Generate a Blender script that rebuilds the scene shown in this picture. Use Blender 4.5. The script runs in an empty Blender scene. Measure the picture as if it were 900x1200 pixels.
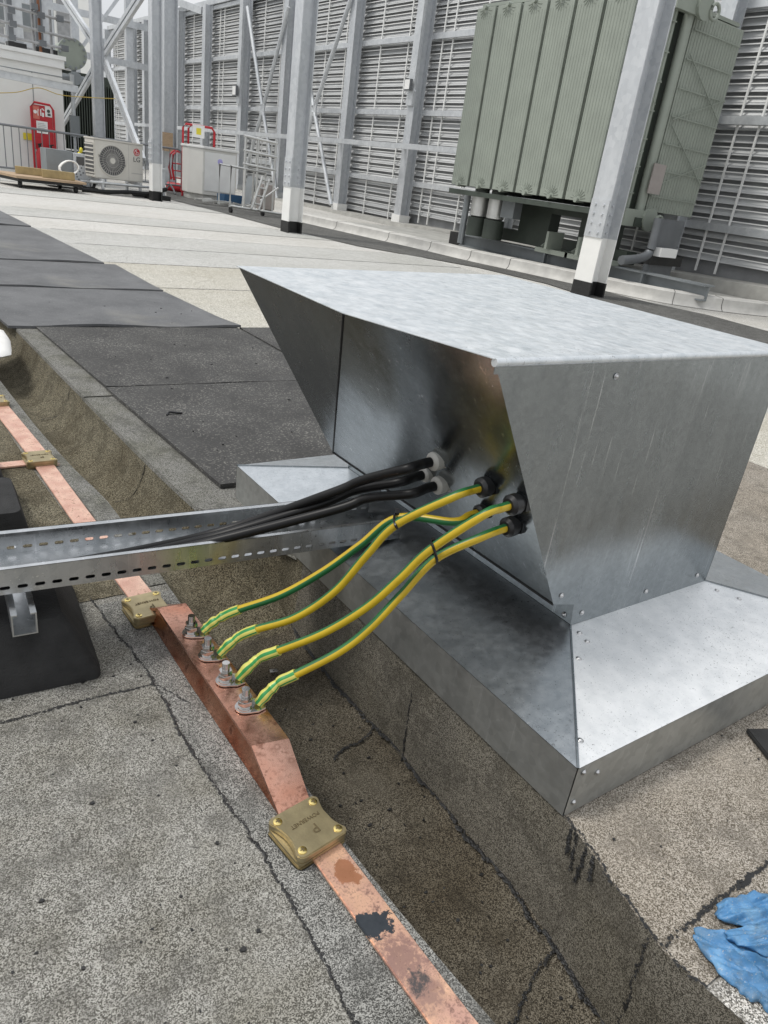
import bpy, bmesh, math, random
from mathutils import Vector, Matrix, noise as mnoise
random.seed(7)
PI = math.pi
scn = bpy.context.scene
COL = scn.collection

# ------------------------------------------------------------------ camera
F, PIT, ROL, AZ, H = 846.1, math.radians(24.56), math.radians(8.12), math.radians(-37.6), 0.9
W, HT = 900, 1200
fwd = Vector((-math.sin(AZ), math.cos(AZ), 0)); rgt = Vector((math.cos(AZ), math.sin(AZ), 0)); ZZ = Vector((0, 0, 1))
FW = fwd*math.cos(PIT) - ZZ*math.sin(PIT); UP = fwd*math.sin(PIT) + ZZ*math.cos(PIT)
RI = rgt*math.cos(ROL) + UP*math.sin(ROL); UU = UP*math.cos(ROL) - rgt*math.sin(ROL)
CAM = Vector((0, 0, H))
def ray(x, y): return RI*((x-450)/F) - UU*((y-600)/F) + FW
def at(x, y, ax, v):
    "the point of the real plane (axis ax = v) that the survey photo shows at x, y"
    d = ray(x, y); t = (v - CAM[ax])/d[ax]
    return CAM + d*t
cd = bpy.data.cameras.new('camera'); co = bpy.data.objects.new('camera', cd); COL.objects.link(co)
cd.sensor_fit = 'HORIZONTAL'; cd.sensor_width = 36; cd.lens = F/W*36; cd.clip_start = .02; cd.clip_end = 2000
m = Matrix.Identity(4)
for i in range(3):
    m[i][0] = RI[i]; m[i][1] = UU[i]; m[i][2] = -FW[i]; m[i][3] = CAM[i]
co.matrix_world = m
scn.camera = co

# ------------------------------------------------------------------ materials
def newmat(name):
    mt = bpy.data.materials.new(name); mt.use_nodes = True
    nt = mt.node_tree; b = nt.nodes['Principled BSDF']
    return mt, nt, b
def N(nt, t, **kw):
    n = nt.nodes.new(t)
    for k, v in kw.items():
        if k.startswith('i_'): n.inputs[k[2:].replace('_', ' ')].default_value = v
        else: setattr(n, k, v)
    return n
def L(nt, a, b): nt.links.new(a, b)
def c4(c): return (c[0], c[1], c[2], 1) if len(c) == 3 else c
def coords(nt, scale=(1, 1, 1)):
    tc = N(nt, 'ShaderNodeTexCoord'); mp = N(nt, 'ShaderNodeMapping'); mp.inputs['Scale'].default_value = scale
    L(nt, tc.outputs['Object'], mp.inputs['Vector']); return mp.outputs['Vector']
def noise(nt, vec, scale, detail=3, rough=.55):
    n = N(nt, 'ShaderNodeTexNoise'); n.inputs['Scale'].default_value = scale; n.inputs['Detail'].default_value = detail
    n.inputs['Roughness'].default_value = rough; L(nt, vec, n.inputs['Vector']); return n.outputs['Fac']
def ramp(nt, fac, stops):
    r = N(nt, 'ShaderNodeValToRGB'); e = r.color_ramp.elements
    while len(e) < len(stops): e.new(.5)
    for i, (p, c) in enumerate(stops):
        e[i].position = p; e[i].color = c4(c) if not isinstance(c, (int, float)) else (c, c, c, 1)
    L(nt, fac, r.inputs['Fac']); return r.outputs['Color']
def mix(nt, fac, a, b, mode='MIX'):
    n = N(nt, 'ShaderNodeMix', data_type='RGBA', blend_type=mode)
    for s, v in ((n.inputs[0], fac), (n.inputs[6], a), (n.inputs[7], b)):
        if isinstance(v, (int, float)): s.default_value = v
        elif isinstance(v, tuple): s.default_value = c4(v)
        else: L(nt, v, s)
    return n.outputs[2]
def bump(nt, b, h, strength=.3, dist=.002):
    n = N(nt, 'ShaderNodeBump'); n.inputs['Strength'].default_value = strength; n.inputs['Distance'].default_value = dist
    L(nt, h, n.inputs['Height']); L(nt, n.outputs['Normal'], b.inputs['Normal'])

def plain(name, c, rough=.5, metal=0, var=.12, scale=8, spec=.5, bmp=0, stretch=(1, 1, 1)):
    mt, nt, b = newmat(name); v = coords(nt, stretch); f = noise(nt, v, scale, 5)
    lo = tuple(max(0, x*(1-var)) for x in c); hi = tuple(min(1, x*(1+var)) for x in c)
    L(nt, ramp(nt, f, [(.3, lo), (.7, hi)]), b.inputs['Base Color'])
    b.inputs['Roughness'].default_value = rough; b.inputs['Metallic'].default_value = metal
    b.inputs['Specular IOR Level'].default_value = spec
    if bmp: bump(nt, b, noise(nt, v, scale*12, 2), bmp, .002)
    return mt

def galv(name, lo, hi, rlo, rhi, spangle=55, streak=(1, 1, 1), metal=1.0, specks=0, scale=7, bmp=.04, scratch=0, tint=1, spg=.12, buckle=0):
    mt, nt, b = newmat(name); b.inputs['Specular Tint'].default_value = (tint, tint, tint, 1); v = coords(nt, streak); u = coords(nt)
    f = noise(nt, v, scale, 6, .62)
    vo = N(nt, 'ShaderNodeTexVoronoi'); vo.inputs['Scale'].default_value = spangle; L(nt, u, vo.inputs['Vector'])
    sp = N(nt, 'ShaderNodeSeparateColor'); L(nt, vo.outputs['Color'], sp.inputs[0])
    base = ramp(nt, f, [(.25, lo), (.75, hi)])
    base = mix(nt, spg, base, ramp(nt, sp.outputs[0], [(0, .25), (1, .95)]), 'OVERLAY')
    if specks:
        k = ramp(nt, noise(nt, u, 150, 4, .7), [(.60, 0), (.68, .75)])
        k2 = ramp(nt, noise(nt, u, 5, 3), [(.45, 0.0), (.7, 1)])
        base = mix(nt, mix(nt, 1.0, k, k2, 'MULTIPLY'), base, (.06, .055, .05))
        k3 = ramp(nt, noise(nt, u, 330, 2, .6), [(.67, 0), (.72, specks)])
        base = mix(nt, mix(nt, 1, ramp(nt, noise(nt, u, 260, 2, .6), [(.66, 0), (.70, .9)]), ramp(nt, noise(nt, u, 7, 3), [(.5, 0), (.65, 1)]), 'MULTIPLY'), base, (.93, .93, .92))
        base = mix(nt, k3, base, (.035, .032, .03))
    if scratch:
        w = coords(nt, (90, 90, 2.5)); s1 = ramp(nt, noise(nt, w, 1.0, 4, .7), [(.62, 0), (.72, scratch)])
        base = mix(nt, s1, base, (.92, .93, .95))
    L(nt, base, b.inputs['Base Color']); b.inputs['Metallic'].default_value = metal
    r = ramp(nt, noise(nt, v, scale*1.7, 5, .6), [(.3, rlo), (.72, rhi)])
    L(nt, r, b.inputs['Roughness'])
    if buckle: bump(nt, b, noise(nt, u, 2.6, 1.5), buckle, .06)
    elif bmp: bump(nt, b, noise(nt, u, 9, 2), bmp, .02)
    return mt

def felt(name, dark, mid, light, grain=420, patch=None, pscale=2.2, rough=.95, bmp=.7, lo=.22, hi=.8, wr=1.0):
    mt, nt, b = newmat(name); v = coords(nt)
    vo = N(nt, 'ShaderNodeTexVoronoi'); vo.inputs['Scale'].default_value = grain; L(nt, v, vo.inputs['Vector'])
    sp = N(nt, 'ShaderNodeSeparateColor'); L(nt, vo.outputs['Color'], sp.inputs[0])
    g = ramp(nt, sp.outputs[0], [(lo, dark), (.5, mid), (hi, light)])
    n2 = noise(nt, v, grain*.75, 3, .75)
    wear = ramp(nt, noise(nt, v, 9, 6, .72), [(.50, 0), (.60, .55*wr), (.68, 0)]); g = mix(nt, wear, g, tuple(x*.45 for x in mid))
    pale = ramp(nt, noise(nt, v, 4.1, 5, .6), [(.55, 0), (.75, .33*wr)]); g = mix(nt, pale, g, light)
    big = noise(nt, v, pscale, 6, .65)
    if patch: g = mix(nt, ramp(nt, big, [(.42, 0), (.66, .75)]), g, patch, 'MULTIPLY')
    spots = ramp(nt, noise(nt, v, 46, 4, .7), [(.665, 0), (.71, .8)])
    g = mix(nt, spots, g, tuple(x*.35 for x in dark))
    L(nt, g, b.inputs['Base Color']); b.inputs['Roughness'].default_value = rough
    b.inputs['Specular IOR Level'].default_value = .3
    bump(nt, b, sp.outputs[0], bmp, .0016)
    return mt

M = {}
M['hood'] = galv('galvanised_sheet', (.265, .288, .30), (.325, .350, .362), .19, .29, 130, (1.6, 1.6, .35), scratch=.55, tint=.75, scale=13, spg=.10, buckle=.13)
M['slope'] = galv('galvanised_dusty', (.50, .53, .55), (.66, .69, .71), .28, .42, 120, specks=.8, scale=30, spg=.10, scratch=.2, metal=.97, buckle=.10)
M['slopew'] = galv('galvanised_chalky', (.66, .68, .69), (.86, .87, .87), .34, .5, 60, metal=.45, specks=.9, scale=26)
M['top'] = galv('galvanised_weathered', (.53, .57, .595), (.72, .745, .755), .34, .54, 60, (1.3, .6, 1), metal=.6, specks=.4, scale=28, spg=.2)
M['fascia'] = galv('galvanised_fascia', (.40, .412, .40), (.50, .512, .50), .36, .48, 70, scratch=.25, scale=24, metal=.8)
M['tray'] = galv('galvanised_tray', (.45, .47, .48), (.68, .69, .70), .22, .42, 60, (1, 1, .2), specks=.3, scale=16, scratch=.7)
M['steel'] = galv('galvanised_steelwork', (.46, .48, .50), (.66, .68, .70), .42, .60, 18, (1, 1, .25), metal=.45, scale=3)
M['steel_pale'] = galv('galvanised_rails', (.50, .52, .54), (.68, .70, .71), .4, .6, 18, metal=.5, scale=4)
M['bolt'] = plain('stainless', (.56, .545, .53), .14, 1, .08, 40)
M['rivet'] = plain('rivet_alloy', (.6, .6, .6), .3, 1, .05, 30)
M['slat'] = plain('louvre_blade', (.60, .61, .61), .5, .2, .16, 3, bmp=.1, stretch=(1, .25, 3))
M['void'] = plain('louvre_dark', (.27, .275, .28), .9, 0, .2, 3)
M['white'] = plain('white_paint', (.80, .80, .78), .4, 0, .05, 4)
M['grp'] = plain('white_cladding', (.78, .78, .75), .45, 0, .05, 1.5)
M['bitumen'] = plain('black_bitumen', (.014, .014, .014), .5, 0, .3, 30, bmp=.5)
M['rubber'] = plain('black_rubber', (.018, .018, .018), .85, 0, .4, 25, bmp=.8)
M['green'] = plain('grey_green_paint', (.29, .32, .275), .42, 0, .07, 4)
M['dkgreen'] = plain('dark_green_steel', (.055, .068, .055), .5, 0, .15, 4)
M['plate'] = plain('name_plate', (.40, .36, .34), .45, .3, .06, 12)
M['concrete'] = plain('pale_concrete', (.50, .49, .46), .9, 0, .16, 6, bmp=.3)
M['concrete2'] = plain('kerb_felt', (.36, .355, .33), .9, 0, .18, 5, bmp=.3)
M['red'] = plain('red_paint', (.48, .02, .03), .4, 0, .1, 9)
M['yellowp'] = plain('yellow_print', (.75, .65, .05), .5, 0, .05, 9)
M['wood'] = plain('plywood', (.40, .29, .19), .8, 0, .18, 14, stretch=(1, 1, 6))
M['wood2'] = plain('timber', (.36, .28, .14), .75, 0, .2, 10)
M['acbody'] = plain('ac_enamel', (.60, .58, .53), .45, 0, .04, 5)
M['acdark'] = plain('ac_grille', (.10, .10, .10), .6, 0, .1, 9)
M['acgrey'] = plain('ac_lines', (.42, .41, .39), .5, 0, .1, 9)
M['cabinet'] = plain('cabinet_enamel', (.70, .69, .65), .5, 0, .04, 3)
M['greypaint'] = plain('grey_metal', (.25, .27, .28), .45, .3, .1, 5)
M['barrier'] = plain('barrier_steel', (.20, .21, .22), .5, .4, .1, 9)
M['alu'] = plain('aluminium', (.66, .66, .64), .35, .8, .08, 9)
M['blue'] = plain('blue_plastic', (.03, .09, .18), .5, 0, .1, 9)
M['cableblk'] = plain('black_sheath', (.006, .006, .0065), .42, 0, .2, 30, spec=.3)
M['cgreen'] = plain('cable_green', (.015, .12, .035), .42, 0, .15, 22)
M['cyellow'] = plain('cable_yellow', (.50, .35, .015), .38, 0, .10, 22)
M['sgreen'] = plain('shrink_green', (.03, .26, .07), .38, 0, .15, 40)
M['syellow'] = plain('shrink_yellow', (.60, .56, .13), .38, 0, .10, 40)
M['glandw'] = plain('grey_nylon', (.42, .41, .38), .45, 0, .05, 20)
M['glandb'] = plain('black_nylon', (.012, .012, .013), .4, 0, .2, 20)
M['scaff'] = plain('scaffold_tube', (.33, .33, .33), .45, .6, .2, 12)
M['rust'] = plain('rusty_tube', (.24, .10, .05), .8, .1, .3, 12)
M['dkcol'] = plain('dark_steel', (.16, .17, .18), .5, .4, .15, 4)
M['dust'] = plain('plastic_sack', (.78, .77, .74), .55, 0, .06, 10, bmp=.3)
M['rope'] = plain('yellow_line', (.50, .36, .08), .7, 0, .1, 9)
M['pink'] = plain('board_red', (.60, .16, .12), .5, 0, .1, 9)
M['hose'] = plain('white_cable', (.78, .77, .74), .5, 0, .05, 9)

M['felt_left'] = felt('felt_grey', (.085, .081, .070), (.225, .217, .195), (.42, .41, .375), 700, (.62, .60, .54), 6.5)
M['felt_left2'] = felt('felt_grey_course', (.065, .064, .059), (.19, .188, .176), (.40, .395, .37), 700, (.55, .55, .53), 7.5)
M['felt_deck'] = felt('felt_deck', (.11, .094, .072), (.27, .24, .198), (.48, .44, .385), 640, (.80, .76, .70), 2.0)
M['felt_lap'] = felt('felt_lap', (.10, .095, .085), (.35, .335, .30), (.72, .70, .66), 560, (.85, .82, .78), 2.0)
M['felt_far'] = felt('felt_pale', (.37, .355, .325), (.52, .51, .475), (.70, .69, .665), 260, (.82, .81, .78), .55, bmp=.3, wr=.3)
M['felt_cream'] = felt('felt_cream', (.29, .275, .225), (.45, .43, .375), (.64, .62, .565), 260, (.85, .83, .78), .8, bmp=.3, wr=.3)
M['felt_grey2'] = felt('felt_mid_grey', (.30, .295, .28), (.45, .445, .42), (.62, .62, .59), 260, (.85, .85, .83), .7, bmp=.3, wr=.3)
M['felt_strip'] = felt('felt_dark_strip', (.07, .07, .065), (.12, .118, .11), (.18, .178, .17), 200, (.7, .7, .7), 1.2, bmp=.3)
M['gutter'] = felt('felt_gutter', (.028, .023, .016), (.095, .081, .058), (.20, .178, .138), 700, (.55, .5, .42), 3.2)
M['kerbface'] = felt('felt_kerb_face', (.045, .040, .031), (.135, .122, .098), (.24, .222, .185), 700, (.6, .58, .5), 3.0)
M['gutter_far'] = felt('felt_gutter_dusty', (.04, .034, .022), (.135, .118, .078), (.27, .245, .18), 520, (.55, .5, .42), 3.2)
M['flash'] = felt('felt_flashing', (.075, .073, .065), (.16, .158, .145), (.26, .255, .235), 500, (.7, .7, .6), 5, bmp=.3)

def matmat():
    mt, nt, b = newmat('rubber_crumb_mat'); v = coords(nt)
    base = ramp(nt, noise(nt, v, 4, 5, .6), [(.3, (.030, .029, .028)), (.7, (.062, .061, .058))])
    vo = N(nt, 'ShaderNodeTexVoronoi'); vo.inputs['Scale'].default_value = 210; L(nt, v, vo.inputs['Vector'])
    sp = N(nt, 'ShaderNodeSeparateColor'); L(nt, vo.outputs['Color'], sp.inputs[0])
    k = ramp(nt, sp.outputs[0], [(.80, 0), (.92, 1)]); k2 = ramp(nt, noise(nt, v, 3.5, 5, .7), [(.35, .1), (.7, .9)])
    base = mix(nt, mix(nt, 1, k, k2, 'MULTIPLY'), base, (.26, .25, .225))
    L(nt, base, b.inputs['Base Color']); b.inputs['Roughness'].default_value = .8
    bump(nt, b, sp.outputs[1], .5, .0015)
    return mt
M['mat'] = matmat()
def matgrey():
    mt, nt, b = newmat('rubber_smooth_mat'); v = coords(nt)
    base = ramp(nt, noise(nt, v, 2.6, 8, .7), [(.3, (.062, .064, .067)), (.7, (.14, .142, .145))])
    k = ramp(nt, noise(nt, v, 120, 3, .7), [(.62, 0), (.70, .75)])
    base = mix(nt, k, base, (.35, .35, .33))
    d = ramp(nt, noise(nt, v, 1.1, 5, .6), [(.58, 0), (.72, .5)])
    base = mix(nt, d, base, (.22, .21, .175))
    L(nt, base, b.inputs['Base Color']); b.inputs['Roughness'].default_value = .62
    bump(nt, b, noise(nt, v, 240, 2), .3, .001)
    return mt
M['mat2'] = matgrey()

ZL0 = -.03
def copper(name, c, dark, rough, ox, spot=.62, scale=60, metal=.9, blot=0):
    mt, nt, b = newmat(name); v = coords(nt)
    n1 = noise(nt, v, scale, 5, .7); n2 = noise(nt, v, scale*.25, 4, .6)
    base = mix(nt, ramp(nt, n2, [(.36, 0), (.64, 1)]), c, ox)
    base = mix(nt, ramp(nt, n1, [(spot, 0), (spot+.16, .85)]), base, dark)
    # ring-like oxide marks left by drops
    vo = N(nt, 'ShaderNodeTexVoronoi'); vo.inputs['Scale'].default_value = scale*1.1; L(nt, v, vo.inputs['Vector'])
    rg = ramp(nt, vo.outputs['Distance'], [(.10, 0), (.17, .45), (.20, .45), (.30, 0)]); base = mix(nt, mix(nt, 1, rg, ramp(nt, n2, [(.5, 0), (.62, 1)]), 'MULTIPLY'), base, dark)
    base = mix(nt, ramp(nt, noise(nt, v, scale*4, 4, .75), [(.5, 0), (.72, .5)]), base, dark)
    if blot:
        ge = N(nt, 'ShaderNodeNewGeometry')
        for (x, y, rad, col, lo_, hi_, amt, sc_) in blot:
            vm = N(nt, 'ShaderNodeVectorMath', operation='DISTANCE'); L(nt, ge.outputs['Position'], vm.inputs[0]); vm.inputs[1].default_value = tuple(at(x, y, 2, ZL0+.008))
            ad = N(nt, 'ShaderNodeMath', operation='MULTIPLY_ADD'); L(nt, noise(nt, v, sc_, 5, .7), ad.inputs[0]); ad.inputs[1].default_value = rad*3.2; L(nt, vm.outputs['Value'], ad.inputs[2])
            mr = N(nt, 'ShaderNodeMapRange'); L(nt, ad.outputs[0], mr.inputs[0]); mr.inputs[1].default_value = rad*lo_; mr.inputs[2].default_value = rad*hi_; mr.inputs[3].default_value = amt; mr.inputs[4].default_value = 0
            base = mix(nt, mr.outputs[0], base, col)
    L(nt, base, b.inputs['Base Color'])
    L(nt, ramp(nt, n1, [(.3, rough*.7), (.7, min(1, rough*1.6))]), b.inputs['Roughness']); b.inputs['Metallic'].default_value = metal
    bump(nt, b, n1, .12, .001)
    return mt
M['tape'] = copper('copper_tape', (.62, .36, .28), (.22, .11, .08), .42, (.80, .55, .43), .555, 85, .5)
M['tape_near'] = copper('copper_tape_mottled', (.84, .52, .34), (.17, .10, .08), .36, (.58, .34, .27), .545, 70, .5, [(408, 1022, .024, (.40, .17, .085), 2.3, 2.45, .9, 38), (470, 1125, .045, (.30, .18, .155), 2.0, 2.6, .85, 120), (500, 1165, .03, (.28, .17, .15), 2.0, 2.6, .8, 140), (440, 1086, .030, (.05, .058, .068), 2.25, 2.36, 1, 34), (490, 1152, .020, (.07, .072, .075), 2.0, 2.5, .9, 90)])
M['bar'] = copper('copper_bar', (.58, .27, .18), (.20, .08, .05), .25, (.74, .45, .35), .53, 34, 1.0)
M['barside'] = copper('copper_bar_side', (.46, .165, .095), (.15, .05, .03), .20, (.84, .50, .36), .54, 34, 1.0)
M['brass'] = plain('brass', (.40, .335, .20), .40, .85, .2, 30, bmp=.15)
M['screw'] = plain('brass_screw', (.78, .62, .25), .25, 1, .06, 30)
M['etch'] = plain('etched_letters', (.13, .10, .05), .6, .4, .1, 30)
M['dark'] = plain('dark_line', (.01, .01, .01), .7, 0, .1, 30)

def glove_mat():
    mt, nt, b = newmat('blue_nitrile'); v = coords(nt)
    L(nt, ramp(nt, noise(nt, v, 18, 5, .6), [(.3, (.06, .15, .25)), (.52, (.08, .23, .44)), (.75, (.22, .42, .62))]), b.inputs['Base Color'])
    gl = b.inputs['Base Color'].links[0].from_socket
    gl = mix(nt, ramp(nt, noise(nt, v, 420, 2, .6), [(.64, 0), (.70, .8)]), gl, (.45, .43, .38))
    gl = mix(nt, ramp(nt, noise(nt, v, 30, 4, .7), [(.52, 0), (.7, .55)]), gl, (.10, .13, .15)); L(nt, gl, b.inputs['Base Color'])
    b.inputs['Roughness'].default_value = .40
    bump(nt, b, noise(nt, v, 110, 5, .7), .6, .003)
    return mt
M['glove'] = glove_mat()

# ------------------------------------------------------------------ scene graph helpers
def thing(name, label, cat, loc=(0, 0, 0), group=None, rz=0):
    o = bpy.data.objects.new(name, None); COL.objects.link(o); o.location = loc; o.rotation_euler = (0, 0, rz)
    o.empty_display_size = .1
    o['label'] = label; o['category'] = cat
    if group: o['group'] = group
    return o
def tag(o, label, cat, group=None):
    o['label'] = label; o['category'] = cat
    if group: o['group'] = group
    return o
def kids(o): return [c for c in COL.objects if c.parent == o]
def dup(root, loc, rz=None, label=None):
    r = root.copy(); COL.objects.link(r); r.location = loc
    if rz is not None: r.rotation_euler = (0, 0, rz)
    if label: r['label'] = label
    for ch in kids(root):
        c = ch.copy(); COL.objects.link(c); c.parent = r
        for g in kids(ch):
            d = g.copy(); COL.objects.link(d); d.parent = c
    return r

class MB:
    def __init__(self): self.v = []; self.f = []; self.mi = []; self.cur = 0
    def add(self, vs, fs):
        o = len(self.v); self.v += [Vector(p) for p in vs]
        for f in fs: self.f.append([i+o for i in f]); self.mi.append(self.cur)
        return self
    def box(self, a, b):
        x0, y0, z0 = a; x1, y1, z1 = b
        return self.add([(x0, y0, z0), (x1, y0, z0), (x1, y1, z0), (x0, y1, z0), (x0, y0, z1), (x1, y0, z1), (x1, y1, z1), (x0, y1, z1)],
            [(0, 3, 2, 1), (4, 5, 6, 7), (0, 1, 5, 4), (1, 2, 6, 5), (2, 3, 7, 6), (3, 0, 4, 7)])
    def bar(self, p, q, w, h, up=(0, 0, 1)):
        "box beam from p to q, w across, h along up"
        p = Vector(p); q = Vector(q); t = (q-p).normalized(); u = Vector(up)
        if abs(t.dot(u)) > .98: u = Vector((1, 0, 0))
        s = t.cross(u).normalized(); u = s.cross(t).normalized()
        vs = []
        for c in (p, q):
            for a, b in ((-1, -1), (1, -1), (1, 1), (-1, 1)): vs.append(c + s*(a*w/2) + u*(b*h/2))
        return self.add(vs, [(0, 1, 2, 3), (7, 6, 5, 4), (0, 4, 5, 1), (1, 5, 6, 2), (2, 6, 7, 3), (3, 7, 4, 0)])
    def prism(self, poly, z0, z1):
        n = len(poly); vs = [(p[0], p[1], z0) for p in poly] + [(p[0], p[1], z1) for p in poly]
        ar = sum(poly[i][0]*poly[(i+1) % n][1]-poly[(i+1) % n][0]*poly[i][1] for i in range(n))
        fs = [tuple(range(n-1, -1, -1)), tuple(range(n, 2*n))] + [(i, (i+1) % n, (i+1) % n+n, i+n) for i in range(n)]
        if ar < 0: fs = [tuple(reversed(f)) for f in fs]
        return self.add(vs, fs)
    def slab(self, pts, n, th):
        "polygon pts thickened by th along -n"
        n = Vector(n).normalized(); k = len(pts); P0 = [Vector(p) for p in pts]
        vs = P0 + [p - n*th for p in P0]
        nn = Vector((0, 0, 0))
        for i in range(k): nn += P0[i].cross(P0[(i+1) % k])
        fs = [tuple(range(k)), tuple(range(2*k-1, k-1, -1))] + [(i, i+k, (i+1) % k+k, (i+1) % k) for i in range(k)]
        if nn.dot(n) < 0: fs = [tuple(reversed(f)) for f in fs]
        return self.add(vs, fs)
    def tube(self, path, r, seg=10, mats=None, cap=True, ref=(0, 0, 1), phase=0):
        path = [Vector(p) for p in path]; n = len(path); vs = []; ref = Vector(ref)
        rr = r if isinstance(r, (list, tuple)) else [r]*n
        for i, p in enumerate(path):
            t = (path[min(i+1, n-1)] - path[max(i-1, 0)]).normalized()
            rf = ref if abs(t.dot(ref)) < .97 else Vector((1, 0, 0))
            s = t.cross(rf).normalized(); u = s.cross(t).normalized()
            for k in range(seg):
                a = 2*PI*k/seg + phase; vs.append(p + (u*math.cos(a) + s*math.sin(a))*rr[i])
        o = len(self.v); self.v += vs
        for i in range(n-1):
            for k in range(seg):
                self.f.append([o+i*seg+k, o+i*seg+(k+1) % seg, o+(i+1)*seg+(k+1) % seg, o+(i+1)*seg+k])
                self.mi.append(mats[k] if mats else self.cur)
        if cap:
            self.f.append([o+k for k in range(seg-1, -1, -1)]); self.mi.append(self.cur)
            self.f.append([o+(n-1)*seg+k for k in range(seg)]); self.mi.append(self.cur)
        return self
    def cyl(self, p, q, r, seg=16, r2=None): return self.tube([p, q], [r, r if r2 is None else r2], seg)
    def hexn(self, p, q, r): return self.tube([p, q], r, 6)
    def ball(self, c, r, sz=1, seg=10, rings=6):
        c = Vector(c); path = []; rr = []
        for i in range(rings+1):
            a = -PI/2 + PI*i/rings; path.append(c + Vector((0, 0, math.sin(a)*r*sz))); rr.append(max(1e-4, math.cos(a)*r))
        return self.tube(path, rr, seg)
    def build(self, name, mat, parent=None, smooth=False, bevel=0, bseg=2):
        me = bpy.data.meshes.new(name)
        off = Vector((0, 0, 0)); r = parent
        if r is not None:
            while r.parent is not None: r = r.parent
            off = Vector(r.location)
        else:
            xs = [p.x for p in self.v]; ys = [p.y for p in self.v]; zs = [p.z for p in self.v]
            off = Vector(((min(xs)+max(xs))/2, (min(ys)+max(ys))/2, min(zs)))
        me.from_pydata([tuple(p-off) for p in self.v], [], self.f)
        ms = mat if isinstance(mat, (list, tuple)) else [mat]
        for mm in ms: me.materials.append(mm)
        if len(ms) > 1:
            for p, k in zip(me.polygons, self.mi): p.material_index = k
        bm = bmesh.new(); bm.from_mesh(me); bmesh.ops.recalc_face_normals(bm, faces=bm.faces)
        if bevel:
            es = [e for e in bm.edges if len(e.link_faces) == 2 and e.calc_face_angle(0) > .5]
            bmesh.ops.bevel(bm, geom=es, offset=bevel, segments=bseg, affect='EDGES', clamp_overlap=True)
        bm.to_mesh(me); bm.free()
        if smooth:
            for p in me.polygons: p.use_smooth = True
            me.set_sharp_from_angle(angle=math.radians(38))
        o = bpy.data.objects.new(name, me); COL.objects.link(o)
        if parent is not None: o.parent = parent
        else: o.location = off
        return o
def struct(o): o['kind'] = 'structure'; return o
def sheet(name, polys, mat):
    mb = MB()
    for p in polys: mb.add(p, [tuple(range(len(p)))])
    o = mb.build(name, mat); 
    if o.data.polygons and sum(p.normal.z for p in o.data.polygons) < 0: o.data.flip_normals()
    return struct(o)
def smooth_path(pts, n=10):
    pts = [Vector(p) for p in pts]; P = [pts[0]*2-pts[1]] + pts + [pts[-1]*2-pts[-2]]; out = []
    for i in range(1, len(P)-2):
        a, b, c, d = P[i-1:i+3]
        for k in range(n):
            t = k/n; out.append(.5*((2*b) + (c-a)*t + (2*a-5*b+4*c-d)*t*t + (3*b-a-3*c+d)*t**3))
    out.append(pts[-1]); return out
def lerp(a, b, t): return a + (b-a)*t
def interp(tab, x):
    if x <= tab[0][0]: return tab[0][1]
    for (x0, y0), (x1, y1) in zip(tab, tab[1:]):
        if x <= x1: return lerp(y0, y1, (x-x0)/(x1-x0))
    return tab[-1][1]
def text_mesh(name, body, size, mtx, mat, parent, extr=.0004):
    cu = bpy.data.curves.new(name, 'FONT'); cu.body = body; cu.size = size; cu.extrude = extr
    cu.align_x = 'CENTER'; cu.align_y = 'CENTER'; cu.resolution_u = 3
    tmp = bpy.data.objects.new('tmp', cu); COL.objects.link(tmp)
    dg = bpy.context.evaluated_depsgraph_get(); me = bpy.data.meshes.new_from_object(tmp.evaluated_get(dg))
    bpy.data.objects.remove(tmp)
    r = parent
    while r.parent is not None: r = r.parent
    me.transform(Matrix.Translation(-Vector(r.location)) @ mtx)
    me.materials.clear(); me.materials.append(mat)
    o = bpy.data.objects.new(name, me); COL.objects.link(o); o.parent = parent; return o
def frame(o, x, y, z):
    m = Matrix.Identity(4)
    for i in range(3): m[i][0] = x[i]; m[i][1] = y[i]; m[i][2] = z[i]; m[i][3] = o[i]
    return m

# ================================================================== THE SETTING
ZL = -.03                                   # felt of the left parapet
LIP = [(-3, .86), (.0, .80), (.104, .787), (.19, .778), (.248, .771), (.351, .793), (.43, .814), (.472, .823), (1.0, .824), (1.45, .824), (1.6, .76), (1.72, .694), (1.84, .684), (2.155, .668), (2.8, .645), (3.0, .637), (3.9, .608), (5, .585), (9, .5), (60, -.5)]
LEFT = [(-3, .66), (.1, .548), (.308, .524), (.466, .508), (.632, .497), (1.2, .503), (1.75, .505), (1.96, .50), (2.2, .47), (2.53, .445), (3.0, .425), (4, .39), (9, .2), (60, -1.5)]
far_prof = [(0, 0.0), (.04, -.035), (.16, -.09), (.34, -.115), (.55, -.118), (.72, -.10), (.85, -.06), (.94, -.015), (1, .0352)]
near_prof = [(0, 0.0), (.07, -.10), (.16, -.155), (.34, -.17), (.60, -.175), (.86, -.18), (.945, -.172), (.985, -.02), (1, .0352)]
ys = [-3, -1, -.5, -.2, 0, .1, .19, .25] + [.25+.08*i for i in range(1, 24)] + [2.2, 2.4, 2.6, 2.8, 3, 3.3, 3.6, 4, 5, 7, 9, 20, 60]
us = [0, .02, .04, .07, .11, .16, .22, .28, .34, .42, .5, .6, .7, .78, .86, .91, .945, .965, .985, 1]
mb = MB(); vs = []; rnd = random.Random(3)
for y in ys:
    k = min(1, max(0, (y-1.25)/.6)); k = k*k*(3-2*k)
    xl = interp(LEFT, y); xr = interp(LIP, y)
    for u in us:
        z = lerp(interp(near_prof, u), interp(far_prof, u), k) + ZL
        j = rnd.uniform(-.002, .002) if 0 < u < 1 and y < 4 else 0
        vs.append((lerp(xl, xr, u)+j, y, z+j))
nu = len(us); fs = []; mis = []
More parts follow.
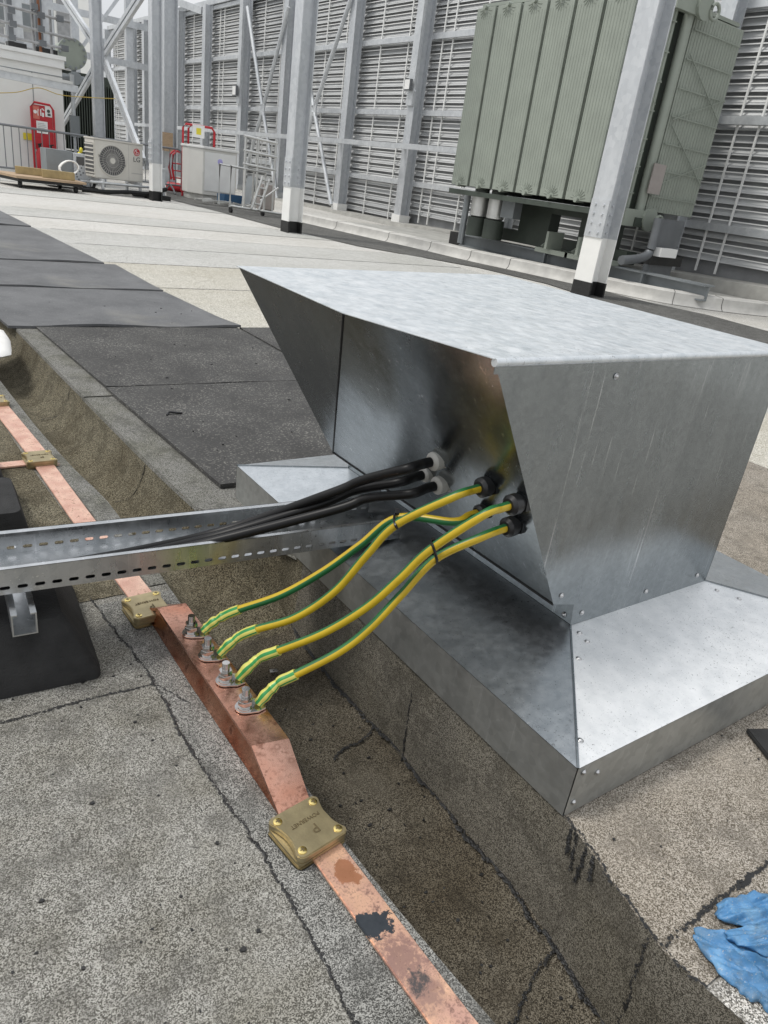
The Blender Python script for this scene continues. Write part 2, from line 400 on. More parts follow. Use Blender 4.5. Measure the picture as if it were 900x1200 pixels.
for i in range(len(ys)-1):
    for k in range(nu-1):
        fs.append((i*nu+k, i*nu+k+1, (i+1)*nu+k+1, (i+1)*nu+k))
        mis.append((1 if us[k] >= .93 else 0) if ys[i] < 1.34 else 2)
mb.add(vs, fs); mb.mi = mis
g = struct(mb.build('gutter', [M['gutter'], M['kerbface'], M['gutter_far']], smooth=True))
# left parapet felt
mb = MB(); vs = []
for y in ys: vs += [(-12, y, ZL), (interp(LEFT, y), y, ZL)]
mb.add(vs, [(2*i, 2*i+1, 2*i+3, 2*i+2) for i in range(len(ys)-1)])
struct(mb.build('parapet_felt', M['felt_left']))
# main roof sheet, from the gutter lip out to the horizon
mb = MB(); vs = []
for y in ys: vs += [(interp(LIP, y), y, 0), (400, y, 0)]
mb.add(vs, [(2*i, 2*i+1, 2*i+3, 2*i+2) for i in range(len(ys)-1)])
mb.add([(-400, 60, 0), (400, 60, 0), (400, 500, 0), (-400, 500, 0)], [(0, 1, 2, 3)])
mb.add([(.86, -3, 0), (.86, -60, 0), (400, -60, 0), (400, -3, 0)], [(0, 1, 2, 3)])
struct(mb.build('roof_deck', M['felt_far']))
# felt sheets laid over the deck in courses, each a few millimetres proud of the last
def deck_sheet(name, x0, x1, y0, y1, z, mat, n=14):
    mb = MB(); vs = []
    for i in range(n+1):
        y = lerp(y0, y1, i/n); a = x0 if x0 is not None else interp(LIP, y)
        vs += [(a, y, z), (x1, y, z)]
    mb.add(vs, [(2*i, 2*i+1, 2*i+3, 2*i+2) for i in range(n)])
    return struct(mb.build(name, mat))
deck_sheet('deck_felt', None, 3.05, .19, 1.86, .004, M['felt_deck'], 30)
deck_sheet('deck_felt', None, 4.3, -2.9, .186, .006, M['felt_lap'], 30)
deck_sheet('deck_felt', 3.054, 7.0, .19, 1.93, .004, M['felt_cream'])
deck_sheet('deck_felt', 1.9, 7.0, 1.935, 3.2, .004, M['felt_grey2'])
for i, (y0, y1, mm) in enumerate([(3.9, 5.2, 'felt_cream'), (5.21, 6.3, 'felt_cream'), (6.31, 7.35, 'felt_grey2'), (7.36, 8.4, 'felt_grey2'), (9.5, 10.5, 'felt_grey2'), (12.6, 13.6, 'felt_grey2'), (15.4, 17.2, 'felt_grey2')]):
    deck_sheet('deck_felt', 1.3 if y0 < 6 else .6, 6.35, y0, y1, .004, M[mm], 3)
seam = [at(x, y, 2, ZL) for x, y in ((112, 710), (140, 745), (180, 800), (215, 862), (250, 920), (290, 975), (330, 1040), (375, 1120), (420, 1210), (520, 1400))]
mb = MB(); vs = []
for p in smooth_path(seam, 6): vs += [(p.x, p.y, ZL+.0012), (interp(LEFT, p.y)-.001, p.y, ZL+.0012)]
mb.add(vs, [(2*i, 2*i+1, 2*i+3, 2*i+2) for i in range(len(vs)//2-1)]); struct(mb.build('parapet_felt_course', M['felt_left2']))
# lap joints between felt courses, as thin bitumen lines
def bead(name, path, w, z, mat, jit=.35, seed=1, h=.0015, normal=None):
    r = random.Random(seed); mb = MB(); P = smooth_path(path, 14) if len(path) > 2 else [Vector(path[0]).lerp(Vector(path[1]), i/30) for i in range(31)]
    up = Vector(normal or (0, 0, 1)); D = [P[0]]                      # resample finely, then wander with smooth noise
    for a, b in zip(P, P[1:]):
        k = max(1, min(60, int((b-a).length/max(.0022, w*.33)))); D += [a.lerp(b, j/k) for j in range(1, k+1)]
    P = D; n = len(P); ln = 0; mb = MB()
    for i, p in enumerate(P):
        t = (P[min(i+1, n-1)]-P[max(i-1, 0)]).normalized(); s = t.cross(up).normalized()
        if i: ln += (p-P[i-1]).length
        q = ln/w
        nz = lambda f, o: mnoise.noise(Vector((q*f, seed*7.3+o, o)))
        dv = w*jit*(1.5*nz(.10, 1) + 1.1*nz(.45, 2)); dens = max(.15, .75 + 1.2*nz(.13, 5))
        for k in range(3 if r.random() < dens else 2):
            rad = w*(.16 + .30*r.random()**2)*(.7 + .5*dens); c = p + s*(dv + r.gauss(0, .26)*w) + t*r.uniform(-.4, .4)*w + up*(r.uniform(.05, 1)*h + r.uniform(0, .0004))
            m_ = r.randint(5, 7); a0 = r.uniform(0, 6); el = r.uniform(.8, 1.9)
            ring = [c + t*(math.cos(a0+2*PI*j/m_)*rad*el*r.uniform(.6, 1.3)) + s*(math.sin(a0+2*PI*j/m_)*rad*r.uniform(.6, 1.3)) - up*(h*.6) for j in range(m_)]
            mb.add([c] + ring, [(0, 1+j, 1+(j+1) % m_) for j in range(m_)])
    return struct(mb.build(name, mat))
def g2(x, y, z): p = at(x, y, 2, z); return (p.x, p.y, z+.0012)
bead('bitumen_seam', [g2(105, 700, ZL), g2(140, 745, ZL), g2(180, 800, ZL), g2(215, 862, ZL), g2(250, 920, ZL), g2(290, 975, ZL), g2(330, 1040, ZL), g2(375, 1120, ZL), g2(420, 1210, ZL)], .0048, 0, M['bitumen'], .62, 2, h=.0016)
bead('bitumen_seam', [g2(-60, 860, ZL), g2(0, 848, ZL), g2(60, 832, ZL), g2(110, 818, ZL), g2(178, 803, ZL)], .005, 0, M['bitumen'], .55, 3, h=.001)
bead('bitumen_seam', [g2(180, 800, ZL), g2(200, 812, ZL), g2(222, 825, ZL)], .004, 0, M['bitumen'], .5, 4)
pk = at(776, 1110, 2, 0)
bead('bitumen_seam', [(pk.x, pk.y, .006)] + [(at(x, y, 2, 0).x, at(x, y, 2, 0).y, .006) for x, y in ((805, 1085), (840, 1058), (880, 1030), (940, 985), (1060, 900))], .007, 0, M['bitumen'], .55, 5, h=.001)
# crack along the foot of the kerb face, and lap joints in the gutter
def gut(y, u, dz=.004):
    k = min(1, max(0, (y-1.25)/.6)); k = k*k*(3-2*k)
    return (lerp(interp(LEFT, y), interp(LIP, y), u), y, lerp(interp(near_prof, u), interp(far_prof, u), k)+ZL+dz)
bead('bitumen_seam', [gut(y, .935+.012*math.sin(9*y), .006) for y in (-.3, 0, .15, .3, .4, .5, .6, .7, .8, .9, 1.05, 1.2, 1.4)], .009, 0, M['bitumen'], .7, 6, h=.002)
bead('bitumen_seam', [gut(.86+.02*i*.3, u, .004) for i, u in enumerate((.93, .945, .96, .972, .985))], .005, 0, M['bitumen'], .5, 7, normal=(-1, 0, .2))
bead('bitumen_seam', [gut(.255+.004*i, u, .004) for i, u in enumerate((.93, .945, .96, .972, .985, .998))], .006, 0, M['bitumen'], .5, 8, normal=(-1, 0, .2))
bead('bitumen_seam', [gut(.97, .93), gut(.95, .8), gut(.945, .66), gut(.93, .55)], .006, 0, M['bitumen'], .8, 9)
bead('bitumen_seam', [gut(.40, .92), gut(.385, .7), gut(.35, .45), gut(.34, .25)], .005, 0, M['bitumen'], .9, 10)
bead('bitumen_seam', [gut(2.12, .99, .003), gut(2.12, .9, .003), gut(2.13, .75, .003), gut(2.16, .55, .003)], .004, 0, M['bitumen'], .6, 11)
bead('bitumen_seam', [gut(2.95, .99, .003), gut(2.95, .9, .003), gut(2.96, .75, .003), gut(3.0, .5, .003)], .005, 0, M['bitumen'], .6, 12)
# tar runs on the kerb face by the cowl corner
for i, (y, ln) in enumerate(((.455, .035), (.438, .055), (.42, .062), (.40, .03))):
    xr = interp(LIP, y); bead('bitumen_seam', [(xr-.002, y, .004), (xr-.008, y-.004, -ln*.5), (xr-.012, y-.008, -ln)], .006, 0, M['bitumen'], .8, 20+i, normal=(-1, 0, .1), h=.002)
bead('bitumen_seam', [(interp(LIP, y)+.002, y, .0065) for y in (.19, .25, .3, .35, .4, .45, .475)], .005, 0, M['bitumen'], .9, 30, h=.001)
# lap lines across the pale roof
for i, y in enumerate((5.2, 6.3, 7.35, 8.4, 10.5, 13.6)):
    bead('bitumen_seam', [(1.7, y, .005), (6.35, y+.03, .005)], .012, 0, M['felt_strip'], .4, 40+i, h=.001)
# felt flashing along the lip
def flash(y0, y1, dx0, dx1, z):
    mb = MB(); vs = []; n = 8
    for i in range(n+1):
        y = lerp(y0, y1, i/n); xr = interp(LIP, y)
        vs += [(xr-.004, y, z-.012), (xr, y, z), (xr+lerp(dx0, dx1, i/n), y, z)]
    mb.add(vs, [f for i in range(n) for f in ((3*i, 3*i+1, 3*i+4, 3*i+3), (3*i+1, 3*i+2, 3*i+5, 3*i+4))])
    return struct(mb.build('lip_flashing', M['flash']))
flash(1.40, 2.80, .30, .14, .008); flash(2.78, 4.05, .13, .11, .012)
# dark weathered strip on the parapet beside the tape
mb = MB(); vs = []
for i in range(13):
    y = lerp(1.45, 3.2, i/12); a = interp([(1.45, .462), (1.8, .443), (2.2, .424), (2.7, .402), (3.2, .385)], y); vs += [(a, y, ZL+.003), (interp(LEFT, y)-.002, y, ZL+.003)]
mb.add(vs, [(2*i, 2*i+1, 2*i+3, 2*i+2) for i in range(12)]); struct(mb.build('parapet_edge_felt', M['flash']))
mb = MB(); vs = []
for i in range(9):
    y = lerp(1.44, 3.4, i/8); vs += [(-.6, y, ZL+.002), (interp([(1.45, .40), (2.2, .36), (3.4, .32)], y), y, ZL+.002)]
mb.add(vs, [(2*i, 2*i+1, 2*i+3, 2*i+2) for i in range(8)]); struct(mb.build('parapet_felt_course', M['gutter_far']))
# dark drainage strip in the pale roof
lo = [(195, 233), (262, 250), (330, 268), (420, 289), (500, 303), (560, 314), (640, 333), (700, 352), (760, 369), (830, 386), (900, 404), (1000, 430)]
hi = [(195, 222), (262, 238), (330, 252), (420, 268), (500, 288), (560, 302), (640, 320), (700, 340), (760, 355), (830, 370), (900, 389), (1000, 412)]
mb = MB(); vs = []
for a, b in zip(lo, hi):
    p = at(*a, 2, 0); q = at(*b, 2, 0); vs += [(p.x, p.y, .008), (q.x, q.y, .008)]
mb.add(vs, [(2*i, 2*i+1, 2*i+3, 2*i+2) for i in range(len(lo)-1)]); struct(mb.build('drain_strip', M['felt_strip']))

# ================================================================== RUBBER MATS
def mat_slab(pts, z, th, label, mm, warp=0, seed=0):
    r = random.Random(seed); nx, ny = 14, 10; a, b, c, d = [Vector((p[0], p[1], 0)) for p in pts]   # a,b near edge; c,d far edge
    top = []; mb = MB()
    for j in range(ny+1):
        for i in range(nx+1):
            p = a.lerp(b, i/nx).lerp(d.lerp(c, i/nx), j/ny)
            k = max(0, 1-j/2.5); zz = z + th + warp*k*(.5+.5*math.sin(i*.75+seed)) + r.uniform(0, .0015)
            top.append(Vector((p.x, p.y + (r.uniform(-.003, .003) if j in (0, ny) else 0), zz)))
    n = len(top); vs = top + [Vector((p.x, p.y, p.z-th)) for p in top]; w = nx+1; fs = []
    for j in range(ny):
        for i in range(nx):
            q = (j*w+i, j*w+i+1, (j+1)*w+i+1, (j+1)*w+i); fs += [q, tuple(n+k for k in reversed(q))]
    for i in range(nx): fs += [(i+1, i, n+i, n+i+1), (ny*w+i, ny*w+i+1, n+ny*w+i+1, n+ny*w+i)]
    for j in range(ny): fs += [(j*w, (j+1)*w, n+(j+1)*w, n+j*w), ((j+1)*w+nx, j*w+nx, n+j*w+nx, n+(j+1)*w+nx)]
    mb.add(vs, fs); return tag(mb.build('rubber_mat', M[mm]), label, 'mat', 'rubber walkway mats')
mat_slab([(.80, 1.84), (1.755, 1.84), (1.752, 2.83), (.747, 2.853)], .010, .012, 'speckled black rubber mat closest to the metal cowl', 'mat', .002, 1)
mat_slab([(.75, 2.862), (1.752, 2.838), (1.757, 3.93), (.695, 3.93)], .010, .012, 'speckled black rubber mat tucked under the lifted grey mat edge', 'mat', .001, 2)
mat_slab([(1.775, 1.95), (2.7, 1.95), (2.7, 3.9), (1.775, 3.9)], .009, .012, 'small corner of black mat showing left of the cowl top, beyond the dark joint', 'mat', 0, 3)
mat_slab([(.572, 3.905), (1.775, 3.885), (1.692, 4.94), (.50, 4.955)], .012, .013, 'smooth grey rubber mat with its near edge lifted over the black mats', 'mat2', .013, 4)
mat_slab([(.48, 4.985), (1.692, 4.965), (1.680, 6.04), (.40, 5.965)], .013, .013, 'second smooth grey mat beyond the lifted mat edge', 'mat2', .007, 5)
mat_slab([(.38, 6.005), (1.605, 6.075), (1.49, 8.18), (.30, 8.07)], .016, .013, 'third and longest grey mat along the pale roof', 'mat2', .008, 6)
mat_slab([(.28, 8.13), (1.49, 8.24), (1.36, 10.6), (.2, 10.5)], .02, .013, 'furthest grey rubber mat at the left picture edge', 'mat2', .008, 7)

# ================================================================== THE CABLE COWL
FX, YF = 1.005, .740
Fp, Ep = Vector((FX, YF, .210)), Vector((1.002, 1.565, .210))
Ap, Bp, Cp = Vector((.676, 1.504, .690)), Vector((.655, 1.035, .690)), Vector((.727, YF, .690))
Dp, Gp = Vector((1.545, YF, .690)), Vector((1.547, 1.607, .690))
cowl = thing('cable_cowl', 'large galvanised sheet metal cable cowl with sloping side on a skirted kerb flashing', 'cowl', (1.3, 1.15, 0))
mb = MB(); n1, n2 = 16, 12; vs = []                      # near sheet of the sloping face, slightly twisted
for j in range(n2+1):
    for i in range(n1+1):
        a = Fp.lerp(Ep, i/n1); b = Cp.lerp(Bp, i/n1); p = a.lerp(b, j/n2); vs.append(p)
mb.add(vs, [(j*(n1+1)+i, j*(n1+1)+i+1, (j+1)*(n1+1)+i+1, (j+1)*(n1+1)+i) for j in range(n2) for i in range(n1)])
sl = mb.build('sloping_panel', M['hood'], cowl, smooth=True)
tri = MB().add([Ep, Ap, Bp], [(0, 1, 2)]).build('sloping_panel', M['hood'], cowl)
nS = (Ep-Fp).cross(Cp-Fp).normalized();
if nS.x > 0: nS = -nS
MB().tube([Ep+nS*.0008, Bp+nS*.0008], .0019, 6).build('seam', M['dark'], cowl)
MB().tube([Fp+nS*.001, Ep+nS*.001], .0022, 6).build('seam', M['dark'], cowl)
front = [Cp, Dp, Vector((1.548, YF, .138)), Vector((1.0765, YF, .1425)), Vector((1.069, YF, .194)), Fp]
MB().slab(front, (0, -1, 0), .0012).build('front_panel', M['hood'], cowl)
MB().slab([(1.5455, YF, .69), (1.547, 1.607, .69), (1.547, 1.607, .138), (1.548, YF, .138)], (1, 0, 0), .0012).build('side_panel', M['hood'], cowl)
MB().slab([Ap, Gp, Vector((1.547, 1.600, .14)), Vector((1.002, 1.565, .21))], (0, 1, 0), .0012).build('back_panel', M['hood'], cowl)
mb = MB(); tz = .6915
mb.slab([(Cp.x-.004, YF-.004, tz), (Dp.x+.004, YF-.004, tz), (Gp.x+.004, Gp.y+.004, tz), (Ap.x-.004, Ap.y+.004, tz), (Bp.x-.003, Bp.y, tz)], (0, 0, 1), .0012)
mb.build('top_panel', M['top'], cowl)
MB().tube([(Cp.x-.003, YF-.004, .686), (Dp.x+.004, YF-.004, .686)], .0065, 10).build('rolled_edge', M['top'], cowl, smooth=True)
MB().box((Cp.x+.002, YF-.0025, .668), (Dp.x, YF-.0012, .680)).build('edge_fold', M['hood'], cowl)
MB().box((1.08, YF+.002, .10), (1.544, 1.60, .235)).build('collar', M['hood'], cowl)
# skirt: four sloping sheets, four fascias, standing seams at the hips
X0, X1, Y0, Y1, ZO, ZI = .818, 1.81, .478, 1.775, .109, .1415
IX0, IX1, IY0, IY1 = 1.079, 1.546, .742, 1.60
o4 = [(X0, Y0), (X1, Y0), (X1, Y1), (X0, Y1)]; i4 = [(IX0, IY0), (IX1, IY0), (IX1, IY1), (IX0, IY1)]
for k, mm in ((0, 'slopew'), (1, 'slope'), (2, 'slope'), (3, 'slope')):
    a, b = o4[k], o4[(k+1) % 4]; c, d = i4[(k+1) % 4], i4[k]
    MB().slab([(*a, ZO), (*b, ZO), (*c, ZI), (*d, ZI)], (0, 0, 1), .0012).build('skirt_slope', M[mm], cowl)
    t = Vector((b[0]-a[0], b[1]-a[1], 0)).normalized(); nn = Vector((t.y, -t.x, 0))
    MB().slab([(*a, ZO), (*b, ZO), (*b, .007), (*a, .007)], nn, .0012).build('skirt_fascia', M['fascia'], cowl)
    e0, e1 = Vector((*o4[k], ZO)), Vector((*i4[k], ZI))
    MB().bar(e0+Vector((0, 0, .001)), e1+Vector((0, 0, .001)), .0035, .003).build('hip_seam', M['hood'], cowl)
riv = MB(); riv.cyl((0, 0, 0), (0, 0, .0012), .0055, 12); riv.ball((0, 0, .0012), .0040, .7, 10, 6)
rv = riv.v; rf = riv.f
first_rivet = [None]
def rivet(p, n):
    n = Vector(n).normalized(); q = n.to_track_quat('Z', 'Y')
    if first_rivet[0] is None:
        me = bpy.data.meshes.new('rivet'); me.from_pydata([tuple(v) for v in rv], [], rf); me.materials.append(M['rivet'])
        for pl in me.polygons: pl.use_smooth = True
        o = bpy.data.objects.new('rivet', me); first_rivet[0] = o
    else: o = first_rivet[0].copy()
    COL.objects.link(o); o.parent = cowl; o.location = Vector(p)-Vector(cowl.location); o.rotation_mode = 'QUATERNION'; o.rotation_quaternion = q
for x, y in ((722, 441), (658, 698), (682, 718), (757, 693), (817, 674)):
    p = at(x, y, 1, YF-.0005); rivet(p, (0, -1, 0))
for x, y in ((661, 720),): rivet(at(x, y, 0, 1.0795), (-1, 0, 0))
nf = Vector((0, -(ZI-ZO), IY0-Y0)).normalized()
def on_front(x, y):
    d = ray(x, y); p0 = Vector((X0, Y0, ZO)); return CAM + d*((p0-CAM).dot(nf)/d.dot(nf))
for x, y in ((679, 742), (688, 752), (678, 772), (680, 868), (840, 692), (866, 702)): rivet(on_front(x, y), nf)
for x, y in ((684, 905), (672, 940), (700, 905)): 
    p = at(x, y, 1, Y0-.0005)
    if p.z < ZO-.004: rivet(p, (0, -1, 0))
# glands on the sloping face
def onS(x, y):
    d = ray(x, y); return CAM + d*((Fp-CAM).dot(nS)/d.dot(nS))
gaxis = Vector((-.985, -.05, -.06)).normalized()
def gland(x, y, mat, s=1.0):
    p = onS(x, y); a = gaxis; p = p - a*.004
    mb = MB(); mb.hexn(p, p+a*.012*s, .021*s); mb.cyl(p+a*.012*s, p+a*.020*s, .0165*s, 18)
    o = mb.build('cable_gland', mat, cowl, smooth=True)
    mb = MB(); mb.tube([p+a*.019*s, p+a*.0195*s, p+a*.034*s, p+a*.040*s], [.015*s, .0195*s, .0195*s, .0135*s], 14)
    for k in range(14):
        pass
    mb.build('dome_nut', mat, o, smooth=True)
    return p + a*.038*s
gw = [gland(520, 538, M['glandw'], .95), gland(507, 554, M['glandw'], .8), gland(524, 566, M['glandw'], .95)]
gb = [gland(577, 568, M['glandb'], .95), gland(571, 598, M['glandb'], .8), gland(612, 588, M['glandb'], .95), gland(607, 614, M['glandb'], .95)]

# ================================================================== EARTH BAR, TAPE, CLAMPS
bar = thing('earth_bar', 'raised copper earth bar carrying four bolted green and yellow cables', 'earth bar', (.455, 1.03, ZL))
ZT = .015
y0b, y1b = .835, 1.292
mb = MB()
def bx(y, side): return lerp(.439, .432, (y-.8)/.5) if side == 0 else lerp(.500, .489, (y-.8)/.5)
e_ = .0035
topp = [(bx(y0b, 0)-e_, y0b, ZT), (bx(y0b, 1), y0b-.012, ZT), (bx(y1b, 1), y1b-.004, ZT), (bx(y1b, 0)-e_, y1b, ZT)]
mb.slab(topp, (0, 0, 1), .006)
near_end = [(.431-e_, .712, ZL+.010), (.482, .705, ZL+.010), (bx(y0b, 1), y0b-.012, ZT), (bx(y0b, 0)-e_, y0b, ZT)]
mb.slab(near_end, (0, -.6, 1), .006)
far_end = [(bx(y1b, 0)-e_, y1b, ZT), (bx(y1b, 1), y1b-.004, ZT), (.470, 1.35, ZL+.010), (.412, 1.358, ZL+.010)]
mb.slab(far_end, (0, .6, 1), .006)
mb.build('top_plate', M['bar'], bar)
mb = MB()
side = [(.4185, 1.335, ZL+.004), (.4195, 1.08, ZL+.004), (.430, .716, ZL+.002), (bx(y0b, 0)-.0015, y0b+.003, ZT-.0068), (bx(y1b, 0)-.0015, y1b, ZT-.0068)]
mb.slab(side, (-1, 0, .5), .005)
mb.build('side_plate', M['barside'], bar)
def make_bolt(p):
    p = Vector(p); z = Vector((0, 0, 1))
    mb = MB(); mb.cyl(p, p+z*.044, .0066, 14)
    for k in range(8): mb.cyl(p+z*(.0285+.002*k), p+z*(.0295+.002*k), .0072, 12)
    b = mb.build('bolt', M['bolt'], bar, smooth=True)
    MB().cyl(p+z*.0045, p+z*.0070, .0160, 24).build('washer', M['bolt'], b, smooth=True)
    MB().cyl(p+z*.0072, p+z*.0105, .0120, 20).build('spring_washer', M['bolt'], b, smooth=True)
    MB().tube([p+z*.0108, p+z*.0200], .0138, 6).build('nut', M['bolt'], b, bevel=.001)
    MB().tube([p+z*.0203, p+z*.0280], .0128, 6, phase=.4).build('nut', M['bolt'], b, bevel=.001)
bolts = [at(x, y, 2, ZT+.004) for x, y in ((224, 741), (243, 768), (264, 797), (287, 828))]
for p in bolts: make_bolt((p.x, p.y, ZT+.0005))

def tape_run(name, pts, w, mat, label, z0=ZL+.003, th=.006, group=None):
    mb = MB(); P = smooth_path([(x, y, 0) for x, y in pts], 6); n = len(P); vs = []; r = random.Random(5)
    for i, p in enumerate(P):
        t = (P[min(i+1, n-1)]-P[max(i-1, 0)]).normalized(); s = Vector((t.y, -t.x, 0))
        zz = z0 + r.uniform(0, .0012)
        for a, b in ((-1, 0), (1, 0), (1, 1), (-1, 1)): vs.append(Vector((p.x, p.y, zz + th*b)) + s*(a*w/2))
    fs = [(0, 1, 2, 3), (4*n-1, 4*n-2, 4*n-3, 4*n-4)]
    for i in range(n-1):
        for k in range(4): fs.append((4*i+k, 4*(i+1)+k, 4*(i+1)+(k+1) % 4, 4*i+(k+1) % 4))
    mb.add(vs, fs); return tag(mb.build(name, mat, bevel=.0012), label, 'copper tape', group)
tape_run('copper_tape', [(.495, .05), (.474, .335), (.4615, .62), (.459, .68)], .0515, M['tape_near'], 'flat copper tape in the foreground, blotched with a dark grey stain', group='copper tapes on the parapet')
tape_run('copper_tape', [(.431, 1.36), (.428, 1.45), (.409, 1.80), (.394, 2.2), (.393, 2.24)], .054, M['tape'], 'pink oxidised copper tape passing under the slotted metal channel', group='copper tapes on the parapet')
tape_run('copper_tape', [(.392, 2.30), (.3925, 2.34), (.372, 2.68), (.345, 3.1), (.30, 3.8)], .058, M['tape'], 'furthest run of pink copper tape between the two distant brass clamps', group='copper tapes on the parapet')
tape_run('copper_tape', [(.35, 2.262), (.25, 2.258), (.10, 2.25), (-.05, 2.245)], .040, M['tape'], 'short copper tape branching left out of a brass clamp', group='copper tapes on the parapet')

def clamp(cx, cy, rz, label, sx=.098, sy=.092, h=.026, text=True, zoff=0, screws=True):
    loc = Vector((cx, cy, ZL+.003+zoff)); root = thing('brass_clamp', label, 'clamp', loc, 'brass tape clamps', rz)
    save = root.location.copy(); root.location = (0, 0, 0)
    def outline(s, inset, n=7):
        pts = []; hx, hy = sx/2*s, sy/2*s; c = .010
        for (qx, qy, a0) in ((hx, -hy, -PI/2), (hx, hy, 0), (-hx, hy, PI/2), (-hx, -hy, PI)):
            for k in range(4):
                a = a0 + PI/2*k/3; pts.append((qx-math.copysign(c, qx)+c*math.cos(a), qy-math.copysign(c, qy)+c*math.sin(a)))
            if inset and qx*qy > 0:                 # concave long sides between the corners
                q = 1 if qy > 0 else -1
        if inset:
            out = []
            for i, p in enumerate(pts):
                out.append(p); nx = pts[(i+1) % len(pts)]
                if abs(p[0]-nx[0]) < 1e-6 and abs(p[1]-nx[1]) > .02:
                    for k in range(1, 8):
                        t = k/8; d = inset*math.sin(PI*t)**.8; out.append((p[0]-math.copysign(d, p[0]), lerp(p[1], nx[1], t)))
            pts = out
        return pts
    mb = MB()                                          # base with a slot for the tape
    mb.prism(outline(1.0, 0), 0, .002)
    for s in (-1, 1): mb.box((s*sx*.31-.017 if s > 0 else -sx*.5+.003, -sy/2+.004, .002), (sx*.5-.003 if s > 0 else -sx*.31+.017, sy/2-.004, h*.55))
    mb.build('base', M['brass'], root, bevel=.001)
    lid = MB().prism(outline(1.0, .0085), h*.56, h).build('lid', M['brass'], root, bevel=.0016)
    MB().prism(outline(.985, 0), h*.3, h*.555).build('lid_flange', M['brass'], root, bevel=.001)
    for qx in (-1, 1):
        for qy in (-1, 1):
            p = Vector((qx*(sx/2-.0125), qy*(sy/2-.0125), h))
            s = MB(); s.tube([p-Vector((0, 0, .001)), p+Vector((0, 0, .0012)), p+Vector((0, 0, .0022))], [.0072, .0068, .004], 16)
            so = s.build('screw', M['screw'], root, smooth=True)
            MB().box(p+Vector((-.0038, -.0009, .0015)), p+Vector((.0038, .0009, .0026))).box(p+Vector((-.0009, -.0038, .0015)), p+Vector((.0009, .0038, .00265))).build('cross_slot', M['etch'], so)
    if text:
        mx = Matrix.Translation((0, 0, h+.0003))
        text_mesh('lettering', 'POWERNET', .0098, Matrix.Translation((.002, .010, h+.0004)) @ Matrix.Rotation(PI, 4, 'Z'), M['etch'], root)
        text_mesh('letter_mark', 'P', .024, Matrix.Translation((.006, -.010, h+.0004)) @ Matrix.Rotation(PI, 4, 'Z'), M['etch'], root)
    root.location = save
    return root
clamp(.4485, .660, math.radians(8), 'brass clamp nearest the viewer with four bright cross-head screws and lettering', .092, .088)
clamp(.4225, 1.338, math.radians(3), 'brass clamp between the slotted channel and the raised copper bar', .088, .092)
clamp(.387, 2.265, math.radians(1), 'brass clamp where the side copper tape branches off', .088, .092, .022)
clamp(.352, 2.86, math.radians(3), 'most distant brass clamp at the left picture edge', .088, .092, .022)

# ================================================================== EARTH CABLES
def px_path(pts, tA, tB, e=1.0):
    "a cable run between two known depths along the surveyed sight lines"
    n = len(pts); acc = [0]
    for a, b in zip(pts, pts[1:]): acc.append(acc[-1] + math.hypot(a[0]-b[0], a[1]-b[1]))
    return [CAM + ray(*p)*lerp(tA, tB, (s/acc[-1])**e) for p, s in zip(pts, acc)]
def depth(p): return (Vector(p)-CAM).dot(FW)
def proj(p):
    v = Vector(p)-CAM; z = v.dot(FW); return (450+F*v.dot(RI)/z, 600-F*v.dot(UU)/z)
runs = [
 [(246, 731), (262, 722), (281, 714), (330, 697), (380, 669), (422, 639), (466, 607), (503, 598), (530, 597), (540, 597)],
 [(266, 757), (282, 745), (302, 737), (347, 723), (392, 693), (430, 650), (464, 615), (500, 590), (535, 575), (556, 570)],
 [(288, 780), (306, 770), (327, 762), (380, 741), (430, 711), (468, 678), (503, 645), (545, 612), (578, 595), (592, 591)],
 [(310, 810), (328, 799), (347, 790), (397, 764), (432, 737), (470, 697), (510, 655), (545, 630), (570, 621), (586, 618)]]
ends = [gb[1], gb[0], gb[2], gb[3]]
clabs = ['first green and yellow earth cable, bolted furthest along the copper bar', 'second green and yellow earth cable, tied to the furthest one',
         'third green and yellow earth cable, reaching the rightmost black gland', 'green and yellow earth cable nearest the viewer, bolted at the near end of the bar']
gofs = [1, 0, 0, 0]
cable_mid = {}
